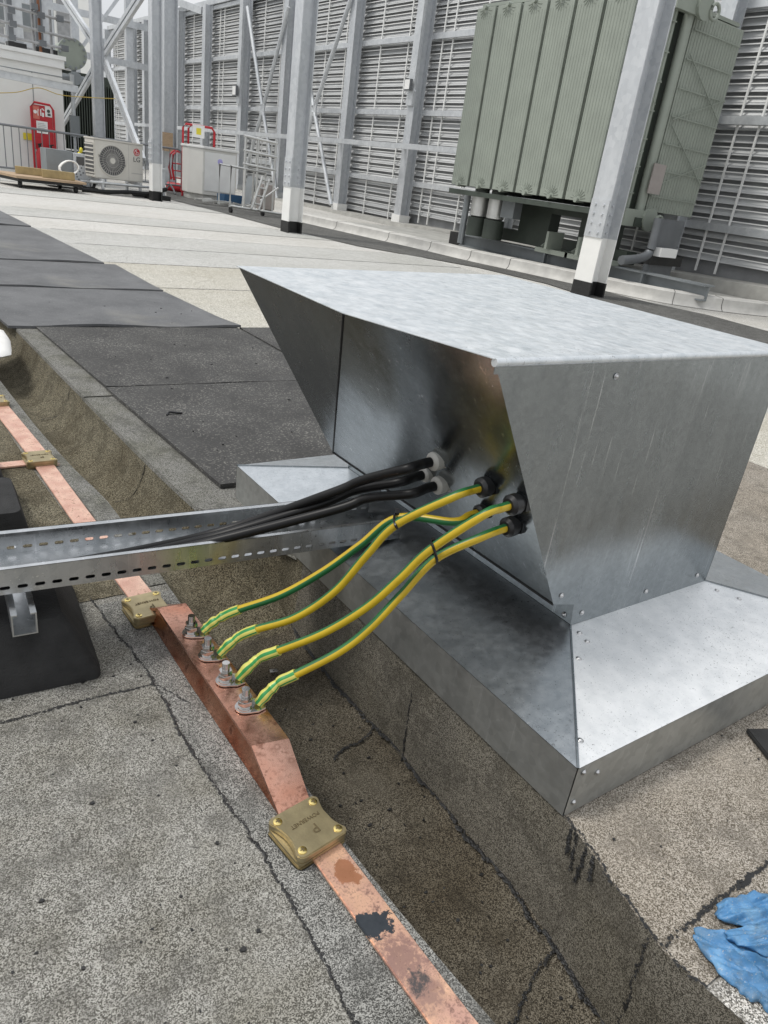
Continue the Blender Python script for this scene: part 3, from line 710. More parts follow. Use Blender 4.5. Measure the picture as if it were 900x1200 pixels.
for i, (run, bp) in enumerate(zip(runs, bolts)):
    base = Vector((bp.x, bp.y, ZT+.001))
    root = thing('earth_cable', clabs[i], 'cable', (bp.x, bp.y, ZT), 'earth cables on the copper bar')
    tA = depth(base + Vector((.045, -.02, .012))); e5 = ends[i] + gaxis*.06 + Vector((0, 0, -.003)); tB = depth(e5)
    pe = proj(e5); P = px_path([q for q in run[:-2] if q[0] < pe[0]-32] + [pe], tA, tB, 1.1); P += [ends[i] + gaxis*.02, ends[i].copy() - gaxis*.01]
    d = (P[1]-base); d.z = 0; d.normalize(); s = Vector((-d.y, d.x, 0))
    # lug: flat palm with rounded nose, neck and barrel
    pal = []
    for k in range(9):
        a = PI/2 + PI*k/8; pal.append(base + d*(.018*math.cos(a)) + s*(.018*math.sin(a)))
    pal += [base + d*.022 - s*.018, base + d*.036 - s*.011, base + d*.036 + s*.011, base + d*.022 + s*.018]
    MB().slab([q + Vector((0, 0, .004)) for q in pal], (0, 0, 1), .0036).build('lug', M['bolt'], root, bevel=.0006)
    b0 = base + d*.024 + Vector((0, 0, .0065)); sm = smooth_path([b0, b0.lerp(P[1], .5) + Vector((0, 0, .003))] + P[1:], 12)
    # where the heat-shrink ends
    cut = min(range(len(sm)), key=lambda k: (sm[k]-P[2]).length)
    r0 = .0078
    seg = 20; gs = [1 if ((-105 < ((k+.5)*18+180) % 360-180 < 30) if i else (62 < (k+.5)*18 < 200)) else 0 for k in range(seg)]
    MB().tube(sm[max(0, cut-6):], r0, seg, gs).build('sheath', [M['cyellow'], M['cgreen']], root, smooth=True)
    sh = sm[:cut+1]; rr = []; n = len(sh)
    for k in range(n):
        u = k/(n-1)
        w = .0088 if u < .10 else .0102 + .0010*math.sin(u*23+i) * (1 if u < .7 else .2)
        if .45 < u < .62: w -= .0016
        rr.append(w)
    sgs = [1 if ((k+[0, 0, 19, 0][i]) % seg) in (1, 2, 5, 11, 12, 17) else 0 for k in range(seg)]
    MB().tube(sh, rr, seg, sgs).build('heat_shrink', [M['syellow'], M['sgreen']], root, smooth=True)
    cable_mid[i] = sm
def cable_tie(pa, pb, label, ra):
    c = (pa+pb)/2; ax = None
    root = thing('cable_tie', label, 'cable tie', c, 'black cable ties')
    u = (pb-pa); ln = u.length; u.normalize()
    t = ra; v = t.cross(u).normalized(); r = .0105; path = []
    for k in range(25):
        a = 2*PI*k/24; path.append(c + u*(math.cos(a)*(r+ln/2)) + v*(math.sin(a)*r*1.02))
    mb = MB(); mb.tube(path, .0026, 6); mb.build('band', M['glandb'], root, smooth=True)
    top = c + UU*.0125 - u*.004
    MB().bar(top, top+UU*.008-u*.006, .008, .007).build('head', M['glandb'], root)
def near(i, x, y):
    d = ray(x, y).normalized(); return min(cable_mid[i], key=lambda p: ((p-CAM) - d*((p-CAM).dot(d))).length)
a, b = near(0, 464, 606), near(1, 464, 615); cable_tie(a, b, 'black cable tie round the two upper earth cables', (near(0, 475, 603)-near(0, 445, 618)).normalized())
a, b = near(2, 505, 643), near(3, 512, 655); cable_tie(a, b, 'black cable tie round the two lower earth cables', (near(2, 520, 632)-near(2, 490, 658)).normalized())

# ================================================================== CABLE TRAY AND FEET
tray = thing('slotted_channel', 'slotted galvanised cable channel spanning from the black foot to the cowl skirt', 'cable channel', (.5, 1.3, .13))
TA = Vector((-.45, 1.262, .165)); TB = Vector((.978, 1.196, .1325)); td = (TB-TA).normalized(); ts = Vector((-td.y, td.x, 0)).normalized(); tu = td.cross(ts) * -1
tu = ts.cross(td)*-1 if ts.cross(td).z < 0 else ts.cross(td)
TW, TH, TL = .150, .050, (TB-TA).length
tu = Vector((0, 0, 1)) - td*td.z; tu.normalize()
def tp(a, w, h): return TA + td*a + ts*w + tu*h
def slotted_wall(w, name):
    mb = MB(); pitch = .0285; sl = .017; sh0, sh1 = .0085, .0155; a = 0
    def rect(a0, a1, h0, h1): mb.slab([tp(a0, w, h0), tp(a1, w, h0), tp(a1, w, h1), tp(a0, w, h1)], ts, .0018)
    def face(a0, a1, h0, h1): mb.add([tp(a0, w, h0), tp(a1, w, h0), tp(a1, w, h1), tp(a0, w, h1), tp(a0, w+.0018, h0), tp(a1, w+.0018, h0), tp(a1, w+.0018, h1), tp(a0, w+.0018, h1)], [(0, 1, 2, 3), (7, 6, 5, 4)])
    face(0, TL, 0, sh0); face(0, TL, sh1, TH)
    k = 0
    while a < TL:
        b = min(TL, a + pitch - sl); face(a, b, sh0, sh1)
        # rounded ends of the slot: half discs fill the corners
        c0, c1 = b, min(TL, a+pitch); rr = (sh1-sh0)/2; hm = (sh0+sh1)/2
        for cx, sg in ((c0, 1), (c1, -1)):
            for q in (-1, 1):
                pts = [(cx, hm+q*rr)]
                for j in range(5):
                    an = PI/2*j/4; pts.append((cx + sg*rr*(1-math.cos(an)) , hm + q*rr*math.sin(an)))
                pts2 = [(cx, hm+q*rr)] + [(cx + sg*rr*(1-math.cos(PI/2*j/4)), hm + q*rr*math.sin(PI/2*j/4)) for j in range(5)]
                for z_ in (0, .0018): mb.add([tp(x_, w+z_, h_) for x_, h_ in pts2], [tuple(range(len(pts2)))])
        a += pitch
    mb.slab([tp(0, w, TH), tp(TL, w, TH), tp(TL, w+(.011 if name == 'front' else -.011), TH), tp(0, w+(.011 if name == 'front' else -.011), TH)], tu, .0018)
    mb.slab([tp(0, w+(.011 if name == 'front' else -.011), TH), tp(TL, w+(.011 if name == 'front' else -.011), TH), tp(TL, w+(.011 if name == 'front' else -.011), TH-.007), tp(0, w+(.011 if name == 'front' else -.011), TH-.007)], ts, .0018)
    return mb.build('slotted_wall', M['tray'], tray)
slotted_wall(0, 'front'); slotted_wall(TW, 'back')
MB().slab([tp(0, .001, 0), tp(TL, .001, 0), tp(TL, TW, 0), tp(0, TW, 0)], tu, .0018).build('channel_floor', M['tray'], tray)

def foot(cx, cy, sx, sy, h, rz, label, inset=.04, z=ZL, strut=True):
    root = thing('support_block', label, 'support block', (cx, cy, z), 'black rubber support feet', rz)
    save = root.location.copy(); root.location = (0, 0, 0)
    mb = MB(); n = 8
    def rr(hx, hy, c, zz):
        pts = []
        for qx, qy, a0 in ((hx, -hy, -PI/2), (hx, hy, 0), (-hx, hy, PI/2), (-hx, -hy, PI)):
            for k in range(5):
                a = a0+PI/2*k/4; pts.append((qx-math.copysign(c, qx)+c*math.cos(a), qy-math.copysign(c, qy)+c*math.sin(a), zz))
        return pts
    rings = [rr(sx/2, sy/2, .015, 0), rr(sx/2, sy/2, .018, .018), rr(sx/2-inset*.8, sy/2-inset*.8, .02, h*.86), rr(sx/2-inset, sy/2-inset, .022, h)]
    vs = [p for r_ in rings for p in r_]; m_ = 20; fs = [tuple(range(m_-1, -1, -1)), tuple(range(3*m_, 4*m_))]
    for r_ in range(3):
        for k in range(m_): fs.append((r_*m_+k, r_*m_+(k+1) % m_, (r_+1)*m_+(k+1) % m_, (r_+1)*m_+k))
    mb.add(vs, fs); mb.build('block', M['rubber'], root, smooth=True)
    if strut:
        w, hh, t = .041, .041, .0025; y0_, y1_ = -sy*.46, sy*.5
        s = MB(); xo = .045; s.box((xo-w/2, y0_, h+.001), (xo+w/2, y1_, h+.001+t))
        for q in (-1, 1):
            s.box((xo+q*w/2-(t if q > 0 else 0), y0_, h+.001+t), (xo+q*w/2+(t if q < 0 else 0), y1_, h+.001+hh))
            s.box((xo+q*w/2-(.010 if q > 0 else 0), y0_, h+.001+hh), (xo+q*w/2+(.010 if q < 0 else 0), y1_, h+.001+hh+t))
        s.build('strut', M['tray'], root)
    root.location = save; return root
foot(.125, 1.345, .335, .335, .118, math.radians(-4), 'black rubber foot with a metal strut, under the slotted channel', .055)
foot(.165, 1.93, .225, .255, .062, math.radians(-3), 'black foam block on the parapet just behind the slotted channel', .012, strut=False)
foot(.17, 2.19, .20, .20, .075, math.radians(-3), 'small black block at the left edge beside the branching copper tape', .02, strut=False)

# black power cables from the white glands into the channel
bruns = [[(490, 542), (462, 549), (425, 563), (385, 579), (345, 597), (300, 618)], [(485, 555), (455, 562), (415, 575), (370, 593), (330, 608), (290, 625)], [(502, 567), (470, 573), (430, 584), (390, 598), (345, 614), (300, 628)]]
blabs = ['uppermost black cable leaving its white gland', 'middle black cable, half hidden between two others', 'lowest black cable curving over the back of the channel']
for i, (run, e, lb) in enumerate(zip(bruns, gw, blabs)):
    tend = tp(.95-.03*i, .045+.03*i, .02)
    wq = (.060, .038, .016)[i]
    endp = [tp(.72-.03*i, wq, .0125), tp(.45, wq, .012), tp(.1, wq, .012)]
    p5 = tp(1.0-.03*i, wq+.012, .034)
    P = px_path(run, depth(e), depth(p5), 1.0)
    pts = [e - gaxis*.01, e+gaxis*.02, e+gaxis*.065+Vector((0, 0, -.003))] + P[2:4] + [p5] + endp
    sm = smooth_path(pts, 12)
    tag(MB().tube(sm, .0098, 14).build('power_cable', M['cableblk'], smooth=True), lb, 'cable', 'black cables in the channel')

# ================================================================== SMALL FOREGROUND THINGS
def glove():
    import mathutils
    nz = mathutils.noise
    root = thing('rubber_glove', 'crumpled blue disposable glove lying on the felt', 'glove', (.9, .16, .006))
    def ridged(q):
        v = 0; a = 1
        for k in range(3):
            v += a*(1-abs(nz.noise(q))*2.2); a *= .38; q = q*2.05 + Vector((3.1, 1.7, .6))
        return v/1.55
    def sheetlet(cx, cy, z, ang, ln, wd, seed, fold, name):
        mb = MB(); nu, nv = 64, 40; vs = []; ca, sa = math.cos(ang), math.sin(ang); o = Vector((seed*5.3, seed*2.1, seed))
        for j in range(nv+1):
            for i in range(nu+1):
                u, v = i/nu*2-1, j/nv*2-1
                ew = 1 + .22*nz.noise(Vector((u*2.3, 0, 0))+o) + .12*nz.noise(Vector((u*6, 1, 0))+o)
                el = 1 + .16*nz.noise(Vector((0, v*2.1, 3))+o)
                x = u*ln/2*el*(1-.25*v*v); y = v*wd/2*ew*(1-.42*u*u)
                q = Vector((x*11 + y*7, y*52 - x*6, 0)) + o
                edge = max(0, (1-v*v))**.5*max(0, 1-u*u)**.5
                zz = fold*1.35*(.15 + .85*max(0, ridged(q))**1.6)*edge + .0035*(1+nz.noise(q*3))
                x += .006*nz.noise(q*1.3+Vector((9, 0, 0))); y += .006*nz.noise(q*1.3+Vector((0, 9, 0)))
                vs.append((cx + x*ca - y*sa, cy + x*sa + y*ca, z + max(.0008, zz)))
        mb.add(vs, [(j*(nu+1)+i, j*(nu+1)+i+1, (j+1)*(nu+1)+i+1, (j+1)*(nu+1)+i) for j in range(nv) for i in range(nu)])
        o_ = mb.build(name, M['glove'], root, smooth=True)
        md = o_.modifiers.new('thick', 'SOLIDIFY'); md.thickness = .0006
        return o_
    sheetlet(.858, .163, .006, math.radians(-68), .165, .098, 1, .017, 'palm')
    sheetlet(.955, .210, .007, math.radians(-24), .150, .055, 2, .019, 'finger')
    sheetlet(.925, .172, .014, math.radians(-32), .155, .050, 3, .016, 'finger')
    sheetlet(.905, .115, .007, math.radians(-20), .13, .080, 4, .018, 'cuff')
    sheetlet(.99, .150, .008, math.radians(20), .11, .07, 5, .02, 'finger')
glove()
q = at(875, 866, 2, .006); 
mb = MB(); mb.prism([(1.318, .452), (1.275, .372), (1.42, .30), (1.47, .38)], .0065, .016); tag(mb.build('rubber_offcut', M['rubber'], bevel=.002), 'black rubber offcut on the felt beside the cowl skirt', 'offcut')
p = at(320, 786, 2, -.195); p = (p.x, p.y, -.195)

tg = thing('metal_tag', 'tiny silver tag lying in the gutter under the cables', 'tag', p)
MB().prism([(p[0]+a, p[1]+b) for a, b in ((-.010, -.005), (.008, -.010), (.012, .001), (-.006, .007))], p[2], p[2]+.0015).build('plate', M['bolt'], tg)
MB().cyl((p[0]+.001, p[1]-.002, p[2]+.0015), (p[0]+.001, p[1]-.002, p[2]+.002), .0015, 8).build('hole', M['dark'], tg)
# grit and chips lying about
rr = random.Random(31); mb = MB()
def chip(x, y, z, r_):
    m_ = rr.randint(4, 6); a0 = rr.uniform(0, 6); el = rr.uniform(.5, 1.8)
    pts = [(x + math.cos(a0+2*PI*j/m_)*r_*el*rr.uniform(.7, 1.3), y + math.sin(a0+2*PI*j/m_)*r_*rr.uniform(.7, 1.3)) for j in range(m_)]
    mb.prism(pts, z, z+r_*.7)
for k in range(110): x = rr.uniform(-.25, .36); y = rr.uniform(.15, 1.2); chip(x, y, ZL+.0005, rr.choice((.0012, .0015, .002, .0032)))
for k in range(90): x = rr.uniform(.84, 2.2); y = rr.uniform(.12, .47); chip(x, y, .0062, rr.choice((.0012, .0016, .0022)))
for k in range(70): y = rr.uniform(.3, 1.25); p = gut(y, rr.uniform(.3, .92), .001); chip(p[0], y, p[2], rr.choice((.0014, .002, .003)))
for k in range(60): x = rr.uniform(.85, 1.7); y = rr.uniform(1.9, 4.6); chip(x, y, .024 if y < 3.85 else .026, rr.choice((.002, .003, .004)))
o = tag(mb.build('loose_grit', M['bitumen']), 'dark loose grit and chips scattered over the felt and mats', 'grit'); o['kind'] = 'stuff'
# white sack edge at the far left
mb = MB(); c = Vector((.315, 3.62, .02)); nu, nv = 18, 10; vs = []
for j in range(nv+1):
    for i in range(nu):
        a = 2*PI*i/nu; b = -PI/2 + PI*j/nv; q = math.copysign(abs(math.cos(b))**.6, math.cos(b))
        vs.append((c.x + .22*q*math.copysign(abs(math.cos(a))**.7, math.cos(a)) + .01*math.sin(5*a), c.y + .30*q*math.copysign(abs(math.sin(a))**.7, math.sin(a)), c.z + .036*math.sin(b) + .006*math.sin(3*a+2*b)))
mb.add(vs, [(j*nu+i, j*nu+(i+1) % nu, (j+1)*nu+(i+1) % nu, (j+1)*nu+i) for j in range(nv) for i in range(nu)])
tag(mb.build('plastic_sack', M['dust'], smooth=True), 'corner of a white sack over the gutter at the left edge', 'sack')
for i, (x, y) in enumerate(((205, 486), (197, 349))):
    p = at(x, y, 2, .024)
    pts = [(p.x-.03, p.y, p.z), (p.x-.015, p.y+.015, p.z+.006), (p.x+.01, p.y+.008, p.z+.004), (p.x+.03, p.y+.012, p.z+.001)]
    if i == 0: tag(MB().tube(smooth_path(pts, 5), .004, 6).build('tie_offcut', M['glandb'], smooth=True), 'black curl of plastic lying on the speckled mat', 'offcut')

# ================================================================== STEELWORK
def hcol(name, cx, cy, ztop, label, b=.254, flange=.016, web=.011, base_z=0, splice=True, white=True, group='galvanised steel columns', cat='column'):
    root = thing(name, label, cat, (cx, cy, base_z), group)
    h = b/2
    def H(z0, z1, g=0):
        mb = MB()
        mb.box((cx-h-g, cy-h-g, z0), (cx-h+flange+g, cy+h+g, z1)); mb.box((cx+h-flange-g, cy-h-g, z0), (cx+h+g, cy+h+g, z1))
        mb.box((cx-h+flange+g, cy-web/2-g, z0), (cx+h-flange-g, cy+web/2+g, z1)); return mb
    zs, zw = base_z+.95, base_z+.62
    if white:
        H(zw, ztop).build('shaft', M['steel'], root); H(base_z+.16, zw).build('painted_base', M['white'], root)
        H(base_z, base_z+.16, .004).build('bitumen_collar', M['bitumen'], root)
    else: H(base_z, ztop).build('shaft', M['steel'], root)
    if splice:
        g = .012; z0, z1 = zw+.002, zw+.38
        mb = MB(); mb.box((cx-h-g, cy-h+.004, z0), (cx-h, cy+h-.004, z1)); mb.build('splice_plate', M['steel'], root)
        mb = MB(); mb.box((cx-h+flange+.03, cy-web/2-.010, z0+.02), (cx+h-flange-.03, cy-web/2, z1-.03)); mb.build('splice_plate', M['steel'], root)
        bm_ = MB()
        for r_ in range(4):
            for q in (-1, 1):
                zc = z0+.05+r_*.092; bm_.tube([(cx-h-g, cy+q*.058, zc), (cx-h-g-.014, cy+q*.058, zc)], .015, 6)
                bm_.tube([(cx+q*.05, cy-web/2-.010, zc), (cx+q*.05, cy-web/2-.026, zc)], .014, 6)
        bm_.build('splice_bolts', M['steel'], root)
    return root
hcol('steel_column', 6.76, 5.62, 7, 'leaning-looking galvanised column right of centre with bolted splice and white foot')
hcol('steel_column', 5.39, 10.2, 8, 'galvanised column in the middle with a white painted foot', .225)
hcol('steel_column', 4.70, 14.2, 9, 'galvanised column beside the outdoor cooling unit', .18)
hcol('steel_column', 7.60, 21.9, 11, 'pale galvanised column with a plywood board fixed to it', .36, base_z=.0, splice=False, white=False)
hcol('steel_column', 4.62, 17.55, 10, 'slim galvanised column at the crossing of the diagonal braces', .20, splice=False, white=False)
mb = MB(); p = at(188, 154, 1, 21.7); q = at(202, 178, 1, 21.7)
mb.box((p.x, 21.66, q.z), (q.x, 21.70, p.z)); tag(mb.build('plywood_board', M['wood']), 'square plywood board fixed to the pale column', 'board')
# X bracing of paired angles, centre plate at the slim column
xb = thing('cross_brace', 'cross of paired galvanised angles behind the outdoor cooling unit', 'brace', (4.75, 17.6, 0), 'diagonal steel braces')
node = at(120, 65, 0, 4.74)
for (x, y) in ((66, -16), (176, -22), (72, 147), (168, 190)):
    e = at(x, y, 0, 4.74)
    mb = MB(); d = (e-node).normalized(); sN = d.cross(Vector((1, 0, 0))).normalized()
    for k in (-1, 1): mb.bar(node+d*.2+sN*.055*k, e+sN*.055*k, .07, .06, up=(1, 0, 0))
    mb.bar(node+d*.2+Vector((.04, 0, 0)), e+Vector((.04, 0, 0)), .10, .012, up=(1, 0, 0))
    mb.build('brace_angle', M['steel_pale'], xb)
MB().box((4.72, node.y-.24, node.z-.28), (4.76, node.y+.24, node.z+.28)).build('gusset_plate', M['steel'], xb)

# ------------------------------------------------------------------ louvre screen wall
WX = 10.2; ZTOP = 5.0
pxs = [(127, 86), (157, 85), (172, 80), (212, 75), (243, 70), (288, 70), (338, 62), (416, 60), (496, 60)]
posts_y = [at(x, y, 0, 10.0).y for x, y in pxs] + [10.6, at(852, 40, 0, 10.0).y, 3.5, -.5]
def footz(y): return interp([(-1, .34), (5, .28), (6.9, .225), (11, .16), (14, .09), (20, .05), (45, .02)], y)
pw = ['behind the far cross brace', 'left of the slim column', 'just left of the tall left column', 'right of the plywood board', 'left of the white cabinet', 'carrying the smaller floodlight', 'hidden behind the middle column', 'right of the middle column', 'carrying the nearer floodlight', 'behind the transformer', 'at the right side of the transformer', 'at the right picture edge', 'beyond the right edge']
for i, (y, w_) in enumerate(zip(posts_y, pw)):
    if i in (2, 6, 9, 11, 12) and i in (12,): continue
    root = thing('wall_post', 'galvanised post of the louvre wall, ' + w_, 'post', (10.0, y, footz(y)), 'posts of the louvre wall')
    mb = MB(); b = .12
    mb.box((9.86, y-b, footz(y)), (9.875, y+b, ZTOP)); mb.box((10.08, y-b, footz(y)), (10.095, y+b, ZTOP)); mb.box((9.875, y-.006, footz(y)), (10.08, y+.006, ZTOP))
    mb.build('shaft', M['steel'], root)
    if i in (8, 5): 
        MB().box((9.80, y-.11, 2.32), (9.858, y+.10, ZTOP)).build('cable_cover', M['steel_pale'], root)
    MB().box((9.83, y-.15, footz(y)-.02), (10.1, y+.15, footz(y)+.14)).build('base_plate', M['steel_pale'] if i not in (7, 8) else M['white'], root)
order = sorted(posts_y)
blades = []
wall = thing('louvre_wall', 'tall grey louvre screen wall with white mesh bars closing the roof', 'wall', (10.2, 15, 0))
zr = [.88, 2.23, 3.58, 4.93]
for bi, (ya, yb) in enumerate(zip(order, order[1:])):
    mb = MB(); pitch = .1535; z = footz(ya)+.02
    zlo = footz((ya+yb)/2)
    k = 0; zz = ZTOP-.02
    while zz-pitch > zlo-.05:
        # blade leans outwards at its foot, so its outer face looks at the sky
        a, b = ya+.005, yb-.005
        mb.add([(WX+.075, a, zz), (WX+.075, b, zz), (WX, b, zz-.088), (WX, a, zz-.088), (WX, a, zz-.096), (WX, b, zz-.096)],
               [(0, 1, 2, 3), (3, 2, 5, 4)])
        zz -= pitch
    mb.build('louvre_panel', M['slat'], wall)
    mb = MB(); zz = ZTOP-.02                                           # white mesh in front
    while zz-pitch > zlo-.05: mb.box((WX-.026, ya, zz-.008), (WX-.014, yb, zz+.006)); zz -= pitch
    rr = random.Random(bi*7+3); span = yb-ya; nv = 2 if span < 3 else 3
    for j in range(nv):
        yc = ya + span*(j+.75)/(nv+.5)
        for dy in ((0, .32) if (j == nv-1 and bi % 2) else (0,)): mb.box((WX-.034, yc+dy-.013, zlo), (WX-.010, yc+dy+.013, ZTOP))
    mb.build('mesh_bars', M['white'], wall)
    mb = MB()
    for zq in zr: mb.box((WX-.10, ya+.001, zq-.05), (WX-.036, yb-.001, zq+.05))
    mb.build('rail', M['steel_pale'], wall)
MB().box((WX+.085, order[0], 0), (WX+.16, order[-1]+.2, ZTOP)).build('backing', M['void'], wall)
MB().box((WX-.16, order[0], ZTOP), (WX+.12, order[-1]+.2, ZTOP+.14)).build('top_beam', M['steel_pale'], wall)
# handrail tube across the wall posts
gr = thing('guard_rail', 'long galvanised rail running waist high in front of the louvre wall', 'rail', (9.4, 16, 0))
ra, rb = at(191, 153, 0, 9.55), at(532, 173, 0, 9.55)
MB().box((9.52, 9.2, 1.50), (9.58, rb.y+.01, 1.60)).box((9.52, rb.y+.01, 1.50), (9.58, 40, 1.60)).build('rail_channel', M['steel_pale'], gr)
mb = MB()
for y in order[3:-1]:
    if y > 9.3: mb.box((9.58, y-.03, 1.51), (9.86, y+.03, 1.59))
mb.build('bracket', M['steel'], gr)
# wall upstand and kerb in front of it
mb = MB(); yl = [-6, 2, 4, 5, 6.9, 9, 11, 14, 17, 20, 30, 45]; vs = []
for y in yl: vs += [(9.62, y, 0), (9.64, y, footz(y)-.01), (10.4, y, footz(y)), (10.4, y, 0)]
mb.add(vs, [f for i in range(len(yl)-1) for f in ((4*i, 4*i+1, 4*i+5, 4*i+4), (4*i+1, 4*i+2, 4*i+6, 4*i+5))]); 
tag(mb.build('wall_upstand', M['concrete2']), 'low felted upstand along the foot of the louvre wall', 'upstand')
KB = [(6.70, 12.6), (6.95, 10.6), (7.12, 9.3), (7.2, 8.2), (7.38, 7.3), (7.7, 5.6), (8.2, 5.0), (8.95, 4.66), (10.2, 4.3)]
kr = thing('concrete_kerb', 'pale concrete kerb with a coved foot curving round the transformer', 'kerb', (7.3, 8, 0))
P = smooth_path([(x, y, 0) for x, y in KB], 10); prof = [(-.06, .006), (-.02, .03), (0, .07), (.005, .135), (.02, .145), (.22, .150), (.23, .0)]
mb = MB(); vs = []; n = len(P)
for i, p in enumerate(P):
    t = (P[min(i+1, n-1)]-P[max(i-1, 0)]).normalized(); s = Vector((-t.y, t.x, 0))
    if s.dot(Vector((1, .25, 0))) < 0: s = -s
    for o_, z in prof: vs.append(p + s*o_ + Vector((0, 0, z)))
k_ = len(prof)
mb.add(vs, [(i*k_+j, i*k_+j+1, (i+1)*k_+j+1, (i+1)*k_+j) for i in range(n-1) for j in range(k_-1)] + [tuple(range(k_)), tuple(range((n-1)*k_+k_-1, (n-1)*k_-1, -1))])
mb.build('kerb_body', M['concrete'], kr, smooth=True)
mb = MB()
for i in range(6, n-1, 8):
    p = P[i]; t = (P[i+1]-P[i-1]).normalized(); s = Vector((-t.y, t.x, 0))
    if s.dot(Vector((1, .25, 0))) < 0: s = -s
    mb.slab([p + s*(o_-.003) + Vector((0, 0, z+.002)) for o_, z in prof[:6]] + [p + s*(.2) + Vector((0, 0, .08))], t, .007)
mb.build('joint', M['felt_strip'], kr)
# raised bed behind the kerb
mb = MB(); mb.prism([(p.x+.15, p.y) for p in P] + [(9.6, 4.5), (9.6, 12.4), (7.0, 12.5)], .002, .085); struct(mb.build('plinth_floor', M['concrete2']))

# braces between the wall posts
def pipe_brace(pts, node, label):
    root = thing('pipe_brace', label, 'brace', at(*node, 0, 9.80), 'diagonal steel braces')
    c = at(*node, 0, 9.80)
    for x, y in pts:
        e = at(x, y, 0, 9.80); MB().cyl(c.lerp(e, .04), e, .05, 10).build('brace_tube', M['steel_pale'], root, smooth=True)
    MB().box((9.77, c.y-.14, c.z-.14), (9.80, c.y+.14, c.z+.14)).build('gusset_plate', M['steel_pale'], root)
pipe_brace([(290, 8), (338, 8), (288, 200), (325, 236)], (308, 128), 'crossed pipe braces seen left of the middle column')
pipe_brace([(412, -4), (352, 40), (352, 190), (388, 240)], (368, 128), 'crossed pipe braces seen right of the middle column')
# floodlights
def flood(x, y, label, s):
    p = at(x, y, 0, 9.72); root = thing('floodlight', label, 'floodlight', p, 'floodlights on the wall posts')
    MB().box((p.x-.02, p.y-.10*s, p.z-.10*s), (p.x+.04, p.y+.10*s, p.z+.10*s)).build('housing', M['dkcol'], root)
    MB().box((p.x-.026, p.y-.085*s, p.z-.085*s), (p.x-.021, p.y+.085*s, p.z+.085*s)).build('lens', M['white'], root)
    MB().bar((p.x+.04, p.y, p.z), (9.86, p.y-.12, p.z-.1), .03, .03).build('bracket', M['steel'], root)
flood(478, 99, 'white faced floodlight on the post left of the transformer', 1.0)
flood(275, 106, 'smaller floodlight on the post above the white cabinet', 1.3)
flood(152, 111, 'distant floodlight on the far wall post', 1.3)

# ================================================================== TRANSFORMER
tr = thing('transformer', 'large grey-green transformer with six ribbed radiators, raised on steel beams', 'transformer', (8.4, 7.75, .1))
TX = 7.40; zb, ztp = .96, 3.13
edges = [(528, 215), (549, 217), (575, 222), (602, 227), (630, 231), (660, 235), (693, 240)]
ye = [at(x, y, 0, TX).y for x, y in edges]
def radiator(x0, x1, ya, yb, npl, ribs=True):
    mb = MB(); g = .025; a, b = min(ya, yb)+g, max(ya, yb)-g
    for k in range(npl):
        x = lerp(x0, x1, k/(npl-1))
        hw = (x1-x0)/(npl-1)*.5-.003; mb.box((x-(hw if k else .008), a, zb), (x+hw, b, ztp))
    o = mb.build('radiator', M['green'], tr, bevel=.004, bseg=1)
    mb = MB()
    if ribs:
        nr = 9
        for k in range(nr):
            y = lerp(a, b, (k+.5)/nr); mb.tube([(x0-.007, y, zb+.10), (x0-.007, y, ztp-.10)], .006, 6)
        for zc, sg in ((zb+.02, 1), (ztp-.02, -1)):             # fan of embossed lines at each end
            for k in range(9):
                an = PI*(k+.5)/9; r1 = .12
                mb.tube([(x0-.011, (a+b)/2+math.cos(an)*.045, zc+sg*math.sin(an)*.045), (x0-.011, (a+b)/2+math.cos(an)*r1, zc+sg*math.sin(an)*r1)], .005, 5)
        mb.build('front_ribs', M['green'], o)
        for zc in (zb+.01, ztp+.0): MB().tube([(x0-.05, (a+b)/2, zc), (x0+.1, (a+b)/2, zc)], .03, 12).build('header_cap', M['green'], o, smooth=True)
    return o
for k in range(6): radiator(TX, TX+.72, ye[k+1], ye[k], 15)
for k in (5, 4, 3, 2, 1, 0): radiator(TX+1.08, TX+2.06, ye[k+1], ye[k], 18, False)
yS = ye[6]+.012
mb = MB()
for x0, x1 in ((TX, TX+.72), (TX+1.08, TX+2.06)):                 # tie rods and diagonals on the end faces
    for k in range(7):
        z = lerp(zb+.18, ztp-.18, k/6); mb.box((x0-.005, yS-.016, z-.006), (x1+.008, yS-.006, z+.006))
    xs_ = (x0+.02, x1-.02)
    for za, zc in ((.3, 1.0), (1.05, 1.75)):
        mb.bar((xs_[0], yS-.02, zb+za), (xs_[1], yS-.02, zb+zc-.35), .010, .010); mb.bar((xs_[0], yS-.02, zb+zc), (xs_[1], yS-.02, zb+za+.1), .010, .010)
mb.build('tie_rods', M['green'], tr)
MB().box((TX+.80, yS+.10, zb-.05), (TX+1.02, ye[0]-.05, ztp-.05)).build('tank', M['dkgreen'], tr)
MB().tube([(TX+.93, yS+.0, zb-.12), (TX+.93, yS+.0, ztp+.03)], .062, 14).build('header_pipe', M['green'], tr, smooth=True)
p = at(769, 210, 1, yS-.10)
MB().box((p.x-.12, yS-.115, p.z-.17), (p.x+.12, yS-.10, p.z+.17)).build('name_plate', M['plate'], tr)
MB().bar((p.x, yS-.10, p.z-.1), (TX+.93, yS, p.z-.1), .03, .03).build('plate_bracket', M['green'], tr)
for zc in (ztp+.02, zb-.10):
    mb = MB(); mb.box((TX+.55, yS-.10, zc-.10), (TX+1.15, yS-.02, zc+.10)); mb.tube([(TX+1.02, yS-.14, zc), (TX+1.02, yS-.10, zc)], .14, 14)
    o = mb.build('lifting_bracket', M['green'], tr)
    pa = [Vector((TX+1.18+.08*math.cos(a), yS-.15, zc-.02+.08*math.sin(a))) for a in [k*PI/6 for k in range(13)]]
    MB().tube(pa, .02, 8).build('lifting_eye', M['green'], o, smooth=True)
